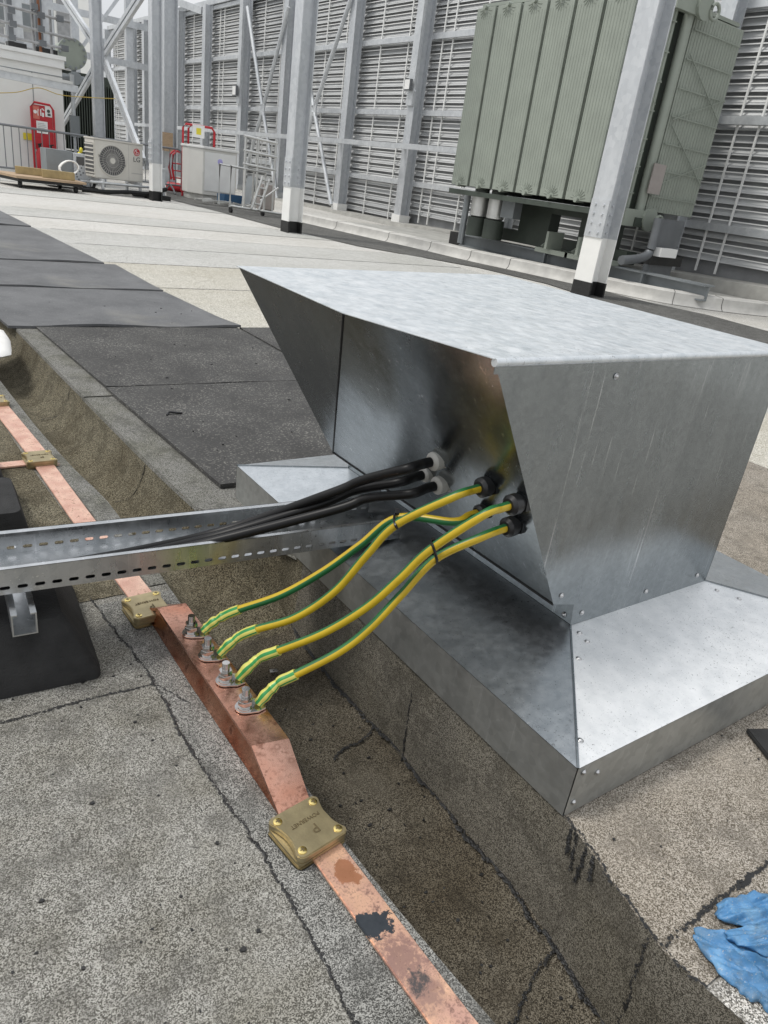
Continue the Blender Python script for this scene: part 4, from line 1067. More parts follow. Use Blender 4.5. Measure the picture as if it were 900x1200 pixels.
MB().box((TX-.01, ye[6], zb-.12), (TX+.75, ye[0], zb-.055)).build('lower_frame', M['dkgreen'], tr)
MB().box((TX+.05, ye[6]+.05, ztp+.02), (TX+2.0, ye[0]-.05, ztp+.06)).build('cover', M['green'], tr)
# dark lower body with openings
mb = MB(); xa, xb_ = 8.15, 8.35
cuts = [at(x, 260, 0, xa).y for x in (575, 606, 630, 652, 681, 700)]
for ya, yb in ((cuts[0]+.25, cuts[0]), (cuts[1]-.05, cuts[3]+.12), (cuts[4]+.0, cuts[5]-.3)):
    mb.box((xa, min(ya, yb), .36), (xb_, max(ya, yb), zb-.1))
mb.box((xa+.001, 6.3, .30), (xb_-.001, cuts[0]+.25, .46)); mb.box((xa+.002, 6.3, zb-.2), (xb_-.002, cuts[0]+.3, zb-.09))
mb.build('lower_body', M['dkgreen'], tr)
for i, x in enumerate((652, 690)):
    y = at(x, 285, 0, 7.85).y
    mb = MB(); mb.box((7.72, y-.35, .27), (8.1, y+.25, .33)); mb.bar((7.8, y, .33), (7.8, y, .55), .04, .3); mb.bar((7.8, y+.2, .33), (8.0, y+.1, .52), .05, .05)
    mb.build('jacking_bracket', M['green'], tr)
# bellows pipes and control box below the left end
for x in (561, 581):
    y = at(x, 250, 0, 7.8).y
    mb = MB(); mb.tube([(7.8, y, .30), (7.8, y, .56)], .15, 18); o = mb.build('pump', M['dkgreen'], tr, smooth=True)
    MB().tube([(7.8, y, .56), (7.8, y, .58), (7.8, y, .84), (7.8, y, .88)], [.10, .13, .13, .06], 18).build('stainless_sleeve', M['alu'], o, smooth=True)
    MB().tube([(7.8, y, .86), (7.8, y, 1.0)], .11, 14).build('elbow', M['green'], o, smooth=True)
y = at(545, 250, 0, 7.8).y; MB().tube([(7.8, y, .15), (7.8, y, .88)], .05, 10).tube([(7.72, y-.12, .15), (7.72, y-.12, .9)], .022, 8).build('conduit', M['greypaint'], tr, smooth=True)
y = at(598, 248, 0, 7.75).y; MB().box((7.70, y-.12, .62), (7.85, y+.14, .90)).build('control_box', M['greypaint'], tr)
# I-beam plinth
bm2 = thing('steel_beam', 'grey steel plinth beam with a black end lying behind the kerb', 'beam', (7.8, 7, .086))
bxx = 8.05; ye0 = at(826, 336, 0, bxx).y
MB().box((bxx, ye0, .087), (bxx+.2, 9.5, .105)).box((bxx+.09, ye0, .105), (bxx+.11, 9.5, .25)).box((bxx, ye0, .25), (bxx+.2, 9.5, .27)).build('beam_section', M['greypaint'], bm2)
MB().box((bxx-.005, 9.5, .087), (bxx+.205, 9.75, .272)).build('end_block', M['bitumen'], bm2)
for yq in (5.9, 7.6): MB().box((bxx, yq, .108), (bxx+.06, yq+.03, .248)).build('stiffener', M['greypaint'], bm2)
# bent service pipe and white junction box at right end
sp_ = thing('service_pipe', 'bent dark service pipe with a white junction box below the radiator end', 'pipe', (8.9, 6.0, .1))
pp = [at(x, y, 1, 5.95) for x, y in ((772, 256), (766, 280), (760, 297), (748, 303), (728, 305))]
MB().tube(smooth_path(pp, 6), .055, 10).build('pipe', M['dkcol'], sp_, smooth=True)
a = at(771, 290, 1, 5.9); b = at(787, 302, 1, 5.9); MB().box((a.x, 5.84, b.z), (b.x, 5.94, a.z)).build('junction_box', M['white'], sp_)
a = at(775, 256, 1, 6.02); b = at(788, 306, 1, 6.02); MB().box((a.x, 6.0, .086), (b.x, 6.1, a.z)).build('support_post', M['dkcol'], sp_)
MB().bar((a.x-.1, 6.0, b.z+.0), (b.x+.1, 6.0, b.z), .1, .12).build('foot_block', M['bitumen'], sp_)

# ================================================================== FAR LEFT CORNER
# white plant housing
hs = thing('plant_housing', 'white clad plant housing with a moulded top edge at the left', 'housing', (1.0, 19, 0))
MB().box((-6, 17.2, 0), (3.86, 21.5, 2.02)).build('wall_panel', M['grp'], hs)
MB().box((-6, 17.15, 2.02), (3.90, 21.6, 2.16)).box((-6, 17.12, 2.16), (3.93, 21.66, 2.23)).build('roof_trim', M['white'], hs)
mb = MB(); x = at(39, 110, 1, 17.19).x
mb.box((x-.006, 17.19, .1), (x+.006, 17.2, 1.87)); mb.box((-6, 17.19, 1.87), (3.86, 17.2, 1.885)); mb.build('panel_joint', M['greypaint'], hs)
# things standing on it
for i, (x0, x1, lb) in enumerate(((10, 22, 'dark steel post above the white housing, nearest the left edge'), (42, 58, 'dark steel post above the white housing, beside the rusty tube'))):
    a = at(x0, 50, 1, 19); b = at(x1, 50, 1, 19)
    root = thing('dark_post', lb, 'post', ((a.x+b.x)/2, 19, 2.5), 'dark posts on the white housing')
    MB().box((a.x, 18.9, 2.45), ((a.x+b.x)/2, 19.1, 5.5)).build('post_face', M['dkcol'], root)
    MB().box(((a.x+b.x)/2+.001, 18.98, 2.45), (b.x+.1, 19.1, 5.5)).build('pale_face', M['steel_pale'], root)
    MB().box((a.x-.03, 18.85, 2.23), (b.x+.12, 19.15, 2.45)).build('black_foot', M['bitumen'], root)
sc = thing('scaffold_guardrail', 'scaffold tube guardrail along the top of the white housing', 'scaffold', (3, 17.6, 2.5))
for (x0, y0_), (x1, y1_) in (((-10, 2), (82, 26)), ((-10, 22), (86, 46)), ((-10, 39), (80, 58))):
    MB().cyl(at(x0, y0_, 1, 17.6), at(x1, y1_, 1, 17.6), .026, 8).build('rail_tube', M['scaff'], sc, smooth=True)
for (x0, y0_, x1, y1_, mm) in ((39, -5, 40, 60, 'scaff'), (47, -10, 48, 62, 'rust'), (60, 12, 61, 66, 'scaff')):
    a = at(x0, y0_, 1, 17.7); b = at(x1, y1_, 1, 17.7); MB().cyl((b.x, 17.7, 2.23), (b.x, 17.7, a.z), .026, 8).build('standard_tube', M[mm], sc, smooth=True)
for x, y in ((13, 12), (48, 18), (48, 34), (70, 22), (15, 28), (14, 44), (50, 51), (76, 57), (40, 8)):
    p = at(x, y, 1, 17.6); MB().box(p-Vector((.06, .06, .05)), p+Vector((.06, .06, .05))).build('coupler', M['dkcol'], sc)
# galvanised strut channel across the housing
tr2 = thing('strut_channel', 'galvanised strut running level across the white housing front', 'strut', (2.9, 16.6, 1.7))
a, b = at(-12, 84, 1, 16.6), at(91, 105, 1, 16.6); 
MB().bar(a, b, .10, .12).build('channel', M['steel_pale'], tr2)
MB().bar(a+Vector((0, -.06, .09)), b+Vector((-.1, -.06, .09)), .03, .05).build('upper_tube', M['alu'], tr2)
tag(MB().tube(smooth_path([at(x, y, 1, 16.9) for x, y in ((-8, 109), (20, 108), (45, 103), (70, 111), (100, 114), (140, 116))], 8), .007, 6).build('hanging_line', M['rope'], smooth=True), 'thin yellow line strung across the housing and braces', 'line')
# second transformer far behind
ft = thing('dark_transformer', 'dark green radiator bank with a round tank end behind the braces', 'transformer', (5.5, 22, 0))
mb = MB()
for k in range(24):
    x = lerp(4.75, 6.15, k/23); mb.box((x-.012, 21.9, .55), (x+.012, 23.2, 2.16))
mb.build('radiator', M['dkgreen'], ft); MB().box((4.7, 21.95, .0), (6.2, 23.1, .5)).build('base', M['dkgreen'], ft)
mb = MB(); p = at(85, 63, 1, 21); mb.tube([(p.x, 21, p.z), (p.x, 21.06, p.z), (p.x, 21.06, p.z), (p.x, 24, p.z)], [.33, .33, .27, .27], 28); mb.build('tank_end', M['green'], ft, smooth=True)
mb = MB()
for k in range(14):
    a = 2*PI*k/14; mb.tube([(p.x+.29*math.cos(a), 20.97, p.z+.29*math.sin(a)), (p.x+.29*math.cos(a), 21.0, p.z+.29*math.sin(a))], .03, 6)
mb.build('flange_bolts', M['greypaint'], ft)
q = at(88, 92, 1, 21); MB().tube([(q.x, 20.9, q.z), (q.x, 21.2, q.z)], .14, 14).tube([(q.x-.4, 21.1, q.z), (q.x+.3, 21.1, q.z)], .08, 10).tube([(q.x, 21.1, q.z), (q.x, 21.1, p.z-.2)], .06, 8).build('valve', M['greypaint'], ft, smooth=True)
MB().box((4.5, 22.4, 1.9), (6.3, 23.2, 2.35)).build('conservator_stand', M['dkgreen'], ft)
# small wall switch box by the dark radiator
a = at(87, 148, 1, 17.9); 
sb = thing('isolator', 'grey isolator box on a vertical conduit beside the housing corner', 'switch box', (a.x, 17.9, 0))
MB().box((a.x-.08, 17.85, a.z-.2), (a.x+.10, 17.95, a.z+.2)).build('box', M['greypaint'], sb); MB().tube([(a.x, 17.9, a.z+.2), (a.x, 17.9, 2.0)], .04, 8).build('conduit', M['steel_pale'], sb, smooth=True)
MB().tube([(a.x, 17.9, 0), (a.x, 17.9, a.z-.2)], .03, 8).build('leg', M['steel'], sb)

# fire point board
fp = thing('fire_point', 'red fire point stand with safety signs against the white housing', 'fire point', (3.4, 16.9, 0))
a, b = at(37, 120, 1, 16.9), at(63, 128, 1, 16.9); zt = 1.36; xw0, xw1 = 3.20, 3.60
pa = [(xw0, 16.9, 0), (xw0, 16.9, zt-.08), (xw0+.06, 16.9, zt), (xw1-.06, 16.9, zt-.01), (xw1, 16.9, zt-.09), (xw1, 16.9, 0)]
MB().tube(pa, .02, 8).build('stand_frame', M['red'], fp, smooth=True)
MB().box((xw0+.02, 16.91, .55), (xw1-.02, 16.925, 1.32)).build('back_board', M['red'], fp)
o = MB().box((xw0+.03, 16.90, 1.08), (xw0+.145, 16.909, 1.30)).build('sign', M['pink'], fp)
MB().cyl((xw0+.07, 16.899, 1.20), (xw0+.07, 16.895, 1.20), .032, 14).tube([(xw0+.12, 16.897, 1.14), (xw0+.115, 16.897, 1.2), (xw0+.125, 16.897, 1.25)], .008, 5).build('pictogram', M['white'], o)
o = MB().box((xw0+.15, 16.90, 1.08), (xw0+.245, 16.909, 1.31)).build('sign', M['red'], fp)
MB().tube([(xw0+.17, 16.897, 1.14), (xw0+.17, 16.897, 1.25), (xw0+.20, 16.897, 1.27), (xw0+.23, 16.897, 1.24)], .012, 6).box((xw0+.19, 16.895, 1.13), (xw0+.225, 16.899, 1.20)).build('pictogram', M['white'], o)
o = MB().box((xw0+.25, 16.90, 1.14), (xw1-.03, 16.909, 1.32)).build('sign', M['white'], fp)
MB().cyl((xw0+.31, 16.899, 1.24), (xw0+.31, 16.895, 1.24), .03, 12).box((xw0+.29, 16.896, 1.16), (xw0+.345, 16.899, 1.20)).build('pictogram', M['dkgreen'], o)
o = MB().box((xw0+.08, 16.90, .84), (xw0+.28, 16.909, 1.05)).build('notice', M['white'], fp)
mb = MB()
for k in range(6): mb.box((xw0+.10, 16.896, .87+k*.027), (xw0+.26-.02*(k % 3), 16.899, .879+k*.027))
mb.build('text_lines', M['acgrey'], o)
for k in (0, 1):
    x = xw0+.10+.2*k; mb = MB(); mb.tube([(x, 16.82, .05), (x, 16.82, .07), (x, 16.82, .5), (x, 16.82, .58)], [.06, .075, .075, .03], 14); e = mb.build('extinguisher', M['red'], fp, smooth=True)
    MB().tube([(x, 16.82, .56), (x, 16.82, .64)], .025, 8).bar((x-.04, 16.8, .64), (x+.05, 16.8, .66), .03, .02).build('valve_head', M['bitumen'], e)
tag(MB().add([(3.66, 17.185, .3), (3.86, 17.185, .3), (3.86, 17.185, .78), (3.66, 17.185, .78), (3.66, 17.17, .3), (3.86, 17.17, .3), (3.86, 17.17, .78), (3.66, 17.17, .78)], [(0, 1, 2, 3), (7, 6, 5, 4), (0, 4, 5, 1), (1, 5, 6, 2), (2, 6, 7, 3), (3, 7, 4, 0)]).build('paper_notice', M['white']), 'pale paper notice on the housing corner beside the fire point', 'notice')
p = at(33, 160, 1, 17.18); tag(MB().prism([(p.x-.09, 17.170), (p.x+.10, 17.170), (p.x+.10, 17.188), (p.x-.09, 17.188)], p.z-.06, p.z+.06).build('yellow_label', M['yellowp'], bevel=.004), 'yellow label stuck on the white housing wall behind the barrier', 'label')

# pedestrian barriers
def barrier(x0, x1, y, label):
    root = thing('pedestrian_barrier', label, 'barrier', ((x0+x1)/2, y, 0), 'steel pedestrian barriers')
    z1 = .90; r = .09
    pts = [(x0, y, .12), (x0, y, z1-r), (x0+.03, y, z1-.03), (x0+r, y, z1), (x1-r, y, z1), (x1-.03, y, z1-.03), (x1, y, z1-r), (x1, y, .12)]
    MB().tube(pts, .021, 8).build('hoop', M['barrier'], root, smooth=True)
    MB().tube([(x0, y, .18), (x1, y, .18)], .017, 8).build('bottom_rail', M['barrier'], root, smooth=True)
    n = int((x1-x0)/.125)
    for k in range(1, n):
        x = lerp(x0, x1, k/n); MB().tube([(x, y, .18), (x, y, z1)], .0085, 6).build('upright', M['barrier'], root)
    for x in (x0+.25, x1-.25): MB().tube([(x, y-.3, .015), (x, y-.2, .10), (x, y, .18), (x, y+.2, .10), (x, y+.3, .015)], .018, 8).build('leg', M['barrier'], root, smooth=True)
barrier(1.95, 4.15, 16.3, 'grey steel pedestrian barrier in front of the white housing')
barrier(4.22, 6.2, 17.0, 'grey steel pedestrian barrier behind the outdoor cooling unit')

# trolley with timber
def zbox(name, a, b, mat, parent=None, bevel=0): return MB().box(a, b).build(name, mat, parent, bevel=bevel)
tl = thing('platform_trolley', 'low flat trolley loaded with timber offcuts', 'trolley', (2.75, 14.6, 0))
mb = MB(); mb.prism([(2.05, 14.9), (2.35, 13.9), (3.45, 14.0), (3.35, 15.0)], .15, .185); mb.build('deck', M['wood'], tl)
mb = MB(); mb.prism([(2.10, 14.85), (2.38, 13.95), (3.40, 14.05), (3.30, 14.95)], .10, .148); mb.build('frame', M['bitumen'], tl)
for x, y in ((2.42, 14.05), (3.3, 14.12), (2.2, 14.75), (3.2, 14.85)):
    MB().cyl((x-.025, y, .06), (x+.025, y, .06), .06, 14).build('wheel', M['rubber'], tl, smooth=True)
mb = MB(); mb.prism([(2.45, 14.55), (2.95, 14.45), (2.97, 14.6), (2.47, 14.7)], .187, .30); tag(mb.build('timber_block', M['wood2'], bevel=.004), 'left timber offcut on the low trolley', 'timber')
mb = MB(); mb.prism([(2.80, 14.2), (3.30, 14.15), (3.32, 14.3), (2.82, 14.35)], .187, .31); tag(mb.build('timber_block', M['wood2'], bevel=.004), 'right timber offcut on the low trolley, beside the white cable coil', 'timber')
rr = random.Random(4); pts = []
for k in range(90):
    a = 2*PI*k/18; r = .15+.025*math.sin(k*.7); pts.append((3.33+r*math.cos(a), 14.62+.05*math.sin(a)+.0012*k, .36+r*.75*math.sin(a)))
tag(MB().tube(pts, .012, 6).build('cable_coil', M['hose'], smooth=True), 'coil of white cable leaning on the grey enclosure', 'cable coil')
# grey sheet metal enclosure
eb = thing('metal_enclosure', 'grey sheet metal enclosure with a perforated end beside the trolley', 'enclosure', (3.35, 15.4, 0))
zbox('casing', (3.06, 15.1, .05), (3.50, 15.6, .62), M['greypaint'], eb, .006); zbox('perforated_end', (3.503, 15.05, .03), (3.74, 15.5, .60), M['steel'], eb, .004)
mb = MB(); rr = random.Random(9)
for k in range(24): x = rr.uniform(3.53, 3.71); z = rr.uniform(.08, .55); mb.box((x-.012, 15.045, z-.012), (x+.012, 15.051, z+.012))
mb.build('punched_holes', M['dkcol'], eb)
zbox('pocket', (3.55, 15.04, .42), (3.68, 15.052, .55), M['acdark'], eb)
tag(MB().tube(smooth_path([(3.78, 15.2, .55), (3.84, 15.1, .35), (3.82, 14.95, .12), (3.7, 14.8, .05), (3.4, 14.6, .10), (3.2, 14.55, .12)], 8), .03, 8).build('black_hose', M['cableblk'], smooth=True), 'thick black hose curling between the enclosure and cooling unit', 'hose')
p = at(95, 176, 1, 15.6); hv = MB(); hv.ball((p.x, 15.6, p.z), .032, 1.5, 10, 6); hv.ball((p.x-.04, 15.58, p.z-.06), .03, 1, 10, 6)
tag(hv.build('hi_vis_gloves', M['yellowp'], smooth=True), 'bright yellow cloth hanging behind the grey enclosure', 'cloth')

# outdoor cooling unit
AL = Vector((4.16, 14.85, 0)); ac = thing('cooling_unit', 'cream outdoor cooling unit with one round fan grille', 'cooling unit', (0, 0, 0))
w, d, z0, z1 = .46, .19, .24, .87
zbox('casing', (-w, -d, z0), (w, d, z1), M['acbody'], ac, .015)
zbox('top_lid', (-w-.012, -d-.012, z1-.01), (w+.012, d+.012, z1+.02), M['acbody'], ac, .008)
fcx, fcz, fr = -.135, (z0+z1)/2-.005, .255
MB().tube([(fcx, -d+.004, fcz), (fcx, -d-.004, fcz)], fr, 40).build('fan_opening', M['acdark'], ac)
mb = MB()
for k in range(34):
    a = 2*PI*k/34; b = a+.25
    mb.bar((fcx+.05*math.cos(a), -d-.010, fcz+.05*math.sin(a)), (fcx+fr*math.cos(b), -d-.012, fcz+fr*math.sin(b)), .006, .007, up=(0, 1, 0))
for r in (.11, .18, .24):
    mb.tube([(fcx+r*math.cos(2*PI*k/36), -d-.012, fcz+r*math.sin(2*PI*k/36)) for k in range(37)], .0035, 5)
mb.build('fan_guard', M['acgrey'], ac)
MB().tube([(fcx+fr*math.cos(2*PI*k/40), -d-.006, fcz+fr*math.sin(2*PI*k/40)) for k in range(41)], .012, 6).build('guard_ring', M['acbody'], ac, smooth=True)
MB().tube([(fcx, -d-.008, fcz), (fcx, -d-.022, fcz)], .048, 20).build('guard_hub', M['acbody'], ac, smooth=True)
zbox('side_grille', (-w-.006, -d+.04, z0+.06), (-w+.001, d-.03, z1-.07), M['acdark'], ac)
mb = MB()
for k in range(8): z = lerp(z0+.08, z1-.09, k/7); mb.box((-w-.012, -d+.03, z-.010), (-w-.006, d-.02, z+.012))
mb.build('grille_bars', M['acbody'], ac)
zbox('panel_joint', (.175, -d-.002, z0+.02), (.180, -d+.001, z1-.02), M['acgrey'], ac)
lg = MB().tube([(.335, -d-.001, z1-.13), (.335, -d-.006, z1-.13)], .060, 26).build('logo_disc', M['red'], ac)
mb = MB(); mb.tube([(.335+.042*math.cos(a), -d-.008, z1-.13+.042*math.sin(a)) for a in [PI*.42+k*PI*1.52/16 for k in range(17)]] + [(.34, -d-.008, z1-.128)], .0045, 5)
mb.tube([(.330, -d-.008, z1-.10), (.330, -d-.008, z1-.155), (.347, -d-.008, z1-.155)], .0045, 5); mb.cyl((.312, -d-.0065, z1-.112), (.312, -d-.009, z1-.112), .007, 8)
mb.build('logo_lines', M['white'], lg)
text_mesh('logo_letters', 'LG', .115, Matrix.Translation((.335, -d-.003, z1-.255)) @ Matrix.Rotation(PI/2, 4, 'X'), M['acdark'], ac, .002)
mb = MB(); mb.box((.23, -d-.002, z0+.135), (.45, -d+.001, z0+.150)); mb.build('small_print', M['acgrey'], ac)
for s in (-1, 1):
    MB().box((s*.36-.02, -.30, z0-.05), (s*.36+.02, .28, z0-.002)).build('support_bar', M['steel_pale'], ac)
    for yy in (-.26, .24):
        MB().box((s*.36-.02, yy-.02, .04), (s*.36+.02, yy+.02, z0-.05)).build('leg', M['steel_pale'], ac)
        MB().prism([(s*.36-.14, yy-.07), (s*.36+.14, yy-.07), (s*.36+.14, yy+.07), (s*.36-.14, yy+.07)], 0, .05).build('rubber_foot', M['rubber'], ac, bevel=.015)
MB().tube([(-.6, -.28, z0-.06), (.62, -.28, z0-.06)], .02, 8).tube([(-.6, .1, z0-.09), (.62, .1, z0-.09)], .02, 8).build('frame_tube', M['steel_pale'], ac, smooth=True)
ac.location = (AL.x, AL.y, .012); ac.rotation_euler = (0, 0, math.radians(11))
tag(MB().tube(smooth_path([(3.5, 14.55, .04), (3.9, 14.45, .05), (4.3, 14.5, .08), (4.7, 14.45, .10), (5.0, 14.5, .2)], 8), .035, 8).build('black_pipe', M['cableblk'], smooth=True), 'black insulated pipe lying under the cooling unit', 'pipe')
dp = thing('duct_box', 'small galvanised duct box between the cooling unit and column', 'duct', (4.82, 14.6, 0))
zbox('duct', (4.74, 14.5, .08), (4.98, 14.7, .52), M['steel'], dp, .004); zbox('duct_flange', (4.72, 14.48, .52), (5.0, 14.72, .55), M['steel_pale'], dp); zbox('duct_foot', (4.66, 14.4, 0), (5.05, 14.75, .078), M['rubber'], dp)

# white electrical cabinet with red frame
cb = thing('electrical_cabinet', 'white electrical cabinet with a sloping lid and violet sticker', 'cabinet', (6.3, 15.9, 0))
a = at(219, 170, 1, 15.75); b0 = at(238, 173, 1, 15.6); c0 = at(278, 178, 1, 15.6)
mb = MB(); mb.prism([(5.95, 15.95), (6.14, 15.60), (6.88, 15.62), (6.86, 16.35), (5.97, 16.35)], .12, .98); mb.build('body', M['cabinet'], cb, bevel=.01)
mb = MB(); mb.prism([(5.93, 15.95), (6.13, 15.57), (6.92, 15.59), (6.90, 16.4), (5.95, 16.4)], .98, 1.03); mb.build('lid', M['white'], cb, bevel=.01)
mb = MB(); mb.prism([(5.98, 15.97), (6.16, 15.64), (6.84, 15.66), (6.82, 16.3), (6.0, 16.3)], .0, .12); mb.build('base', M['concrete'], cb)
MB().box((6.17, 15.592, .20), (6.84, 15.600, .93)).build('door', M['white'], cb, bevel=.003)
p = at(258, 190, 1, 15.59); MB().cyl((p.x, 15.590, p.z), (p.x, 15.586, p.z), .055, 14).build('violet_sticker', plain('violet_ink', (.45, .42, .75), .5), cb)
rf_ = thing('tubular_guard', 'red tubular frame with a white and yellow sign behind the cabinet', 'frame', (6.4, 16.5, 0))
for (x0, x1) in ((6.02, 6.70), (6.20, 6.78)):
    yy = 16.45 if x0 < 6.1 else 16.62; MB().tube([(x0, yy, 0), (x0, yy, 1.33), (x0+.06, yy, 1.40), (x1-.06, yy, 1.40), (x1, yy, 1.33), (x1, yy, 0)], .022, 8).build('hoop', M['red'], rf_, smooth=True)
p = at(233, 154, 1, 16.4); o = MB().box((p.x-.13, 16.41, p.z-.12), (p.x+.13, 16.425, p.z+.12)).build('sign', M['white'], rf_)
MB().prism([(p.x-.05, 16.402), (p.x+.05, 16.402), (p.x+.05, 16.409), (p.x-.05, 16.409)], p.z-.06, p.z+.06).build('sign_mark', M['yellowp'], o)
rt = thing('red_trolley', 'small red tubular hand trolley left of the white cabinet', 'hand trolley', (6.45, 17.9, 0))
for yy in (17.8, 18.0):
    MB().tube([(6.32, yy, .25), (6.27, yy, .5), (6.29, yy, .78), (6.38, yy, .86), (6.65, yy, .84), (6.72, yy, .78), (6.72, yy, .1)], .024, 8).build('side_hoop', M['red'], rt, smooth=True)
for z in (.3, .45, .6): MB().tube([(6.30, 17.9, z), (6.72, 17.9, z)], .014, 6).build('cross_bar', M['red'], rt, smooth=True)
MB().cyl((6.50, 17.75, .10), (6.27, 18.05, .10), .10, 14).build('wheel', M['red'], rt, smooth=True)
tag(MB().box((6.52, 17.72, .12), (6.66, 17.9, .50)).build('propane_can', M['wood2'], bevel=.02), 'small tan canister standing in front of the red hand trolley', 'canister')
# aluminium podium steps
pd = thing('podium_steps', 'aluminium podium step unit with guard cage beside the middle column', 'podium', (6.0, 13, 0))
def tub(pts, r=.022): return MB().tube(pts, r, 8)
for yy in (12.95, 13.45):
    tub([(5.60, yy, .1), (5.60, yy, .76), (6.26, yy, .72), (6.26, yy, .1)]).build('base_frame', M['alu'], pd, smooth=True)
tub([(5.86, 12.95, .1), (5.86, 12.95, .74)]).build('base_frame', M['alu'], pd, smooth=True)
for x in (6.05, 6.3, 6.65):
    tub([(x, 13.4, .05), (x, 13.4, 1.27)], .02).build('mast', M['alu'], pd, smooth=True)
for z in (.80, 1.02, 1.25): tub([(6.02, 13.4, z+.02), (6.68, 13.4, z-.02)], .022).build('guard_rail', M['alu'], pd, smooth=True)
for k in range(6): x = 6.08+.1*k; tub([(x, 13.42, .82), (x, 13.42, 1.24)], .010).build('guard_bar', M['alu'], pd)
tub([(6.0, 12.9, .12), (6.18, 12.9, .66)]).build('ladder_stile', M['alu'], pd, smooth=True); tub([(6.14, 12.9, .10), (6.32, 12.9, .64)]).build('ladder_stile', M['alu'], pd, smooth=True)
for k in range(4): tub([(6.03+.045*k, 12.9, .20+.135*k), (6.18+.045*k, 12.9, .19+.135*k)], .014).build('rung', M['alu'], pd)
tub([(5.6, 12.95, .12), (6.75, 12.9, .06)]).build('bottom_rail', M['alu'], pd, smooth=True); tub([(6.2, 13.0, .25), (6.6, 13.1, .5)], .016).build('stay', M['alu'], pd, smooth=True)
for x in (5.62, 6.24, 6.7): MB().cyl((x-.02, 12.95, .05), (x+.02, 12.95, .05), .05, 12).build('castor', M['rubber'], pd, smooth=True)
# debris by the cabinet
rr = random.Random(12); dt = ['alu', 'steel_pale', 'white', 'greypaint', 'concrete']
mb = MB()
for k in range(16):
    x = rr.uniform(5.55, 6.6); y = rr.uniform(14.2, 14.7); a = rr.uniform(-.6, .6); ln = rr.uniform(.15, .4)
    mb.bar((x, y, .04+.02*k*.2), (x+ln*math.cos(a), y+ln*math.sin(a)*.5, .05+rr.uniform(0, .08)), .05, .03)
o = tag(mb.build('metal_offcuts', M['alu']), 'heap of metal offcuts on the roof before the white cabinet', 'offcuts'); o['kind'] = 'stuff'
cr = thing('blue_crate', 'blue plastic crate between the white cabinet and the podium steps', 'crate', (6.45, 14.9, 0))
a, b = at(262, 223, 1, 14.9), at(290, 231, 1, 14.9)
MB().box((a.x, 14.85, .02), (b.x, 14.87, .20)).box((a.x, 15.2, .02), (b.x, 15.22, .20)).box((a.x, 14.87, .02), (a.x+.02, 15.2, .20)).box((b.x-.02, 14.87, .02), (b.x, 15.2, .20)).build('crate_walls', M['blue'], cr)
MB().box((a.x+.02, 14.87, .02), (b.x-.02, 15.2, .04)).build('crate_floor', M['blue'], cr)
pb = thing('paper_sack', 'brown paper sack and boards leaning behind the podium steps', 'sack', (7.0, 14.2, 0))
MB().prism([(6.75, 14.1), (7.1, 14.15), (7.05, 14.4), (6.72, 14.35)], 0, .5).build('sack', M['plate'], pb, bevel=.05); MB().bar((6.6, 14.5, 0), (6.75, 14.55, .6), .25, .03).build('board', M['greypaint'], pb)

# ------------------------------------------------------------------ buildings beyond the wall
bd = thing('far_building', 'pale clad building behind the far end of the louvre wall', 'building', (9, 60, 0))
MB().box((3, 55, 0), (14.5, 70, 9.6)).build('wall', M['grp'], bd); MB().box((2.9, 54.9, 9.6), (14.6, 70.1, 9.9)).build('roof_edge', M['steel_pale'], bd)
mb = MB()
for k in range(5): mb.box((4.2+2.0*k, 54.9, 4.5), (5.2+2.0*k, 54.98, 8.4))
mb.build('window', M['void'], bd)
b2 = thing('steel_gantry', 'galvanised steel plant frame with platforms behind the white housing', 'steel frame', (6, 30, 0))
for x in (3.5, 5.2, 7.2, 9.0): MB().box((x-.12, 29.9, 0), (x+.12, 30.1, 6.6)).build('frame_post', M['steel'], b2)
for z in (3.4, 4.6, 5.8, 6.6): MB().box((.5, 29.8, z-.12), (9.6, 29.9, z+.08)).build('frame_beam', M['steel'], b2)
for x in (3.5, 7.2): MB().bar((x, 29.7, 3.4), (x+1.8, 29.7, 5.8), .1, .1).build('frame_brace', M['steel'], b2)
MB().box((.5, 31, 3), (5.0, 31.3, 8)).build('clad_panel', M['grp'], b2)
MB().box((5.2, 32, 4.0), (7.0, 33, 5.3)).build('plant_box', M['greypaint'], b2)
for i, (p0, p1, lb) in enumerate((((205, 1), (238, 13), 'pale roof beam meeting the wall top left of the cabinet'), ((272, -6), (292, 4), 'pale roof beam meeting the wall top above the floodlight post'))):
    a = at(*p0, 1, at(*p1, 0, 10.1).y+2.0); b = at(*p1, 0, 10.1)
    tag(MB().bar(b + (b-a)*-1.2, b, .14, .20).build('roof_beam', M['steel_pale']), lb, 'beam', 'beams at the wall top')

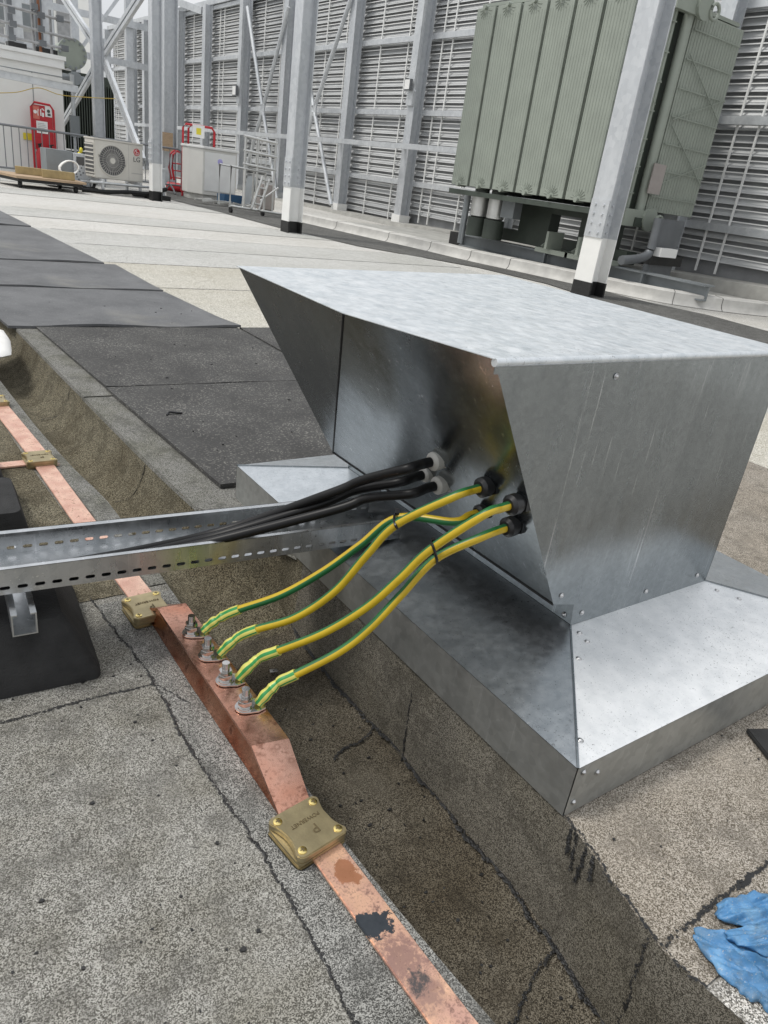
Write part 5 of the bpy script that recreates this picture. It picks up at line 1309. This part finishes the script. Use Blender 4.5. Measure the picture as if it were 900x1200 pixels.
# ================================================================== LIGHT
w = bpy.data.worlds.new('World'); scn.world = w; w.use_nodes = True; nt = w.node_tree
bg = nt.nodes['Background']; sky = nt.nodes.new('ShaderNodeTexSky'); sky.sky_type = 'NISHITA'; sky.sun_disc = False
EL, SAZ = math.radians(58), math.radians(-62)        # azimuth measured from +Y towards +X
sky.sun_elevation = EL; sky.sun_rotation = SAZ; sky.air_density = 1.6; sky.dust_density = 5; sky.ozone_density = 1
bw = nt.nodes.new('ShaderNodeRGBToBW'); nt.links.new(sky.outputs[0], bw.inputs[0])
tc = nt.nodes.new('ShaderNodeTexCoord'); sx = nt.nodes.new('ShaderNodeSeparateXYZ'); nt.links.new(tc.outputs['Generated'], sx.inputs[0])
cr_ = nt.nodes.new('ShaderNodeValToRGB'); cr_.color_ramp.elements[0].position = 0; cr_.color_ramp.elements[0].color = (9, 9.1, 9.3, 1)
cr_.color_ramp.elements[1].position = .9; cr_.color_ramp.elements[1].color = (13, 13.2, 13.6, 1); nt.links.new(sx.outputs[2], cr_.inputs[0])
cn = nt.nodes.new('ShaderNodeTexNoise'); cn.inputs['Scale'].default_value = 2.2; cn.inputs['Detail'].default_value = 4; nt.links.new(tc.outputs['Generated'], cn.inputs['Vector'])
cl = nt.nodes.new('ShaderNodeValToRGB'); cl.color_ramp.elements[0].position = .35; cl.color_ramp.elements[0].color = (.88, .90, .93, 1); cl.color_ramp.elements[1].position = .65; cl.color_ramp.elements[1].color = (1.15, 1.15, 1.14, 1); nt.links.new(cn.outputs['Fac'], cl.inputs[0])
mm_ = nt.nodes.new('ShaderNodeMix'); mm_.data_type = 'RGBA'; mm_.blend_type = 'MULTIPLY'; mm_.inputs[0].default_value = 1; nt.links.new(cr_.outputs[0], mm_.inputs[6]); nt.links.new(cl.outputs[0], mm_.inputs[7])
mx = nt.nodes.new('ShaderNodeMix'); mx.data_type = 'RGBA'; mx.inputs[0].default_value = .88
nt.links.new(sky.outputs[0], mx.inputs[6]); nt.links.new(mm_.outputs[2], mx.inputs[7]); nt.links.new(mx.outputs[2], bg.inputs['Color'])
bg.inputs['Strength'].default_value = .088
sd = bpy.data.lights.new('sun', 'SUN'); sd.energy = 1.9; sd.angle = math.radians(13); sd.color = (1, .97, .92)
so = bpy.data.objects.new('sun', sd); COL.objects.link(so)
dirv = Vector((math.sin(SAZ)*math.cos(EL), math.cos(SAZ)*math.cos(EL), math.sin(EL)))
so.rotation_mode = 'QUATERNION'; so.rotation_quaternion = dirv.to_track_quat('Z', 'Y'); so.location = (0, 0, 20)
vs_ = scn.view_settings; scn.display_settings.display_device = 'sRGB'
vs_.view_transform = 'Standard'; vs_.look = 'None'; vs_.exposure = 0; vs_.gamma = 1; vs_.use_curve_mapping = False
scn.cycles.max_bounces = 8; scn.cycles.glossy_bounces = 5; scn.cycles.diffuse_bounces = 3
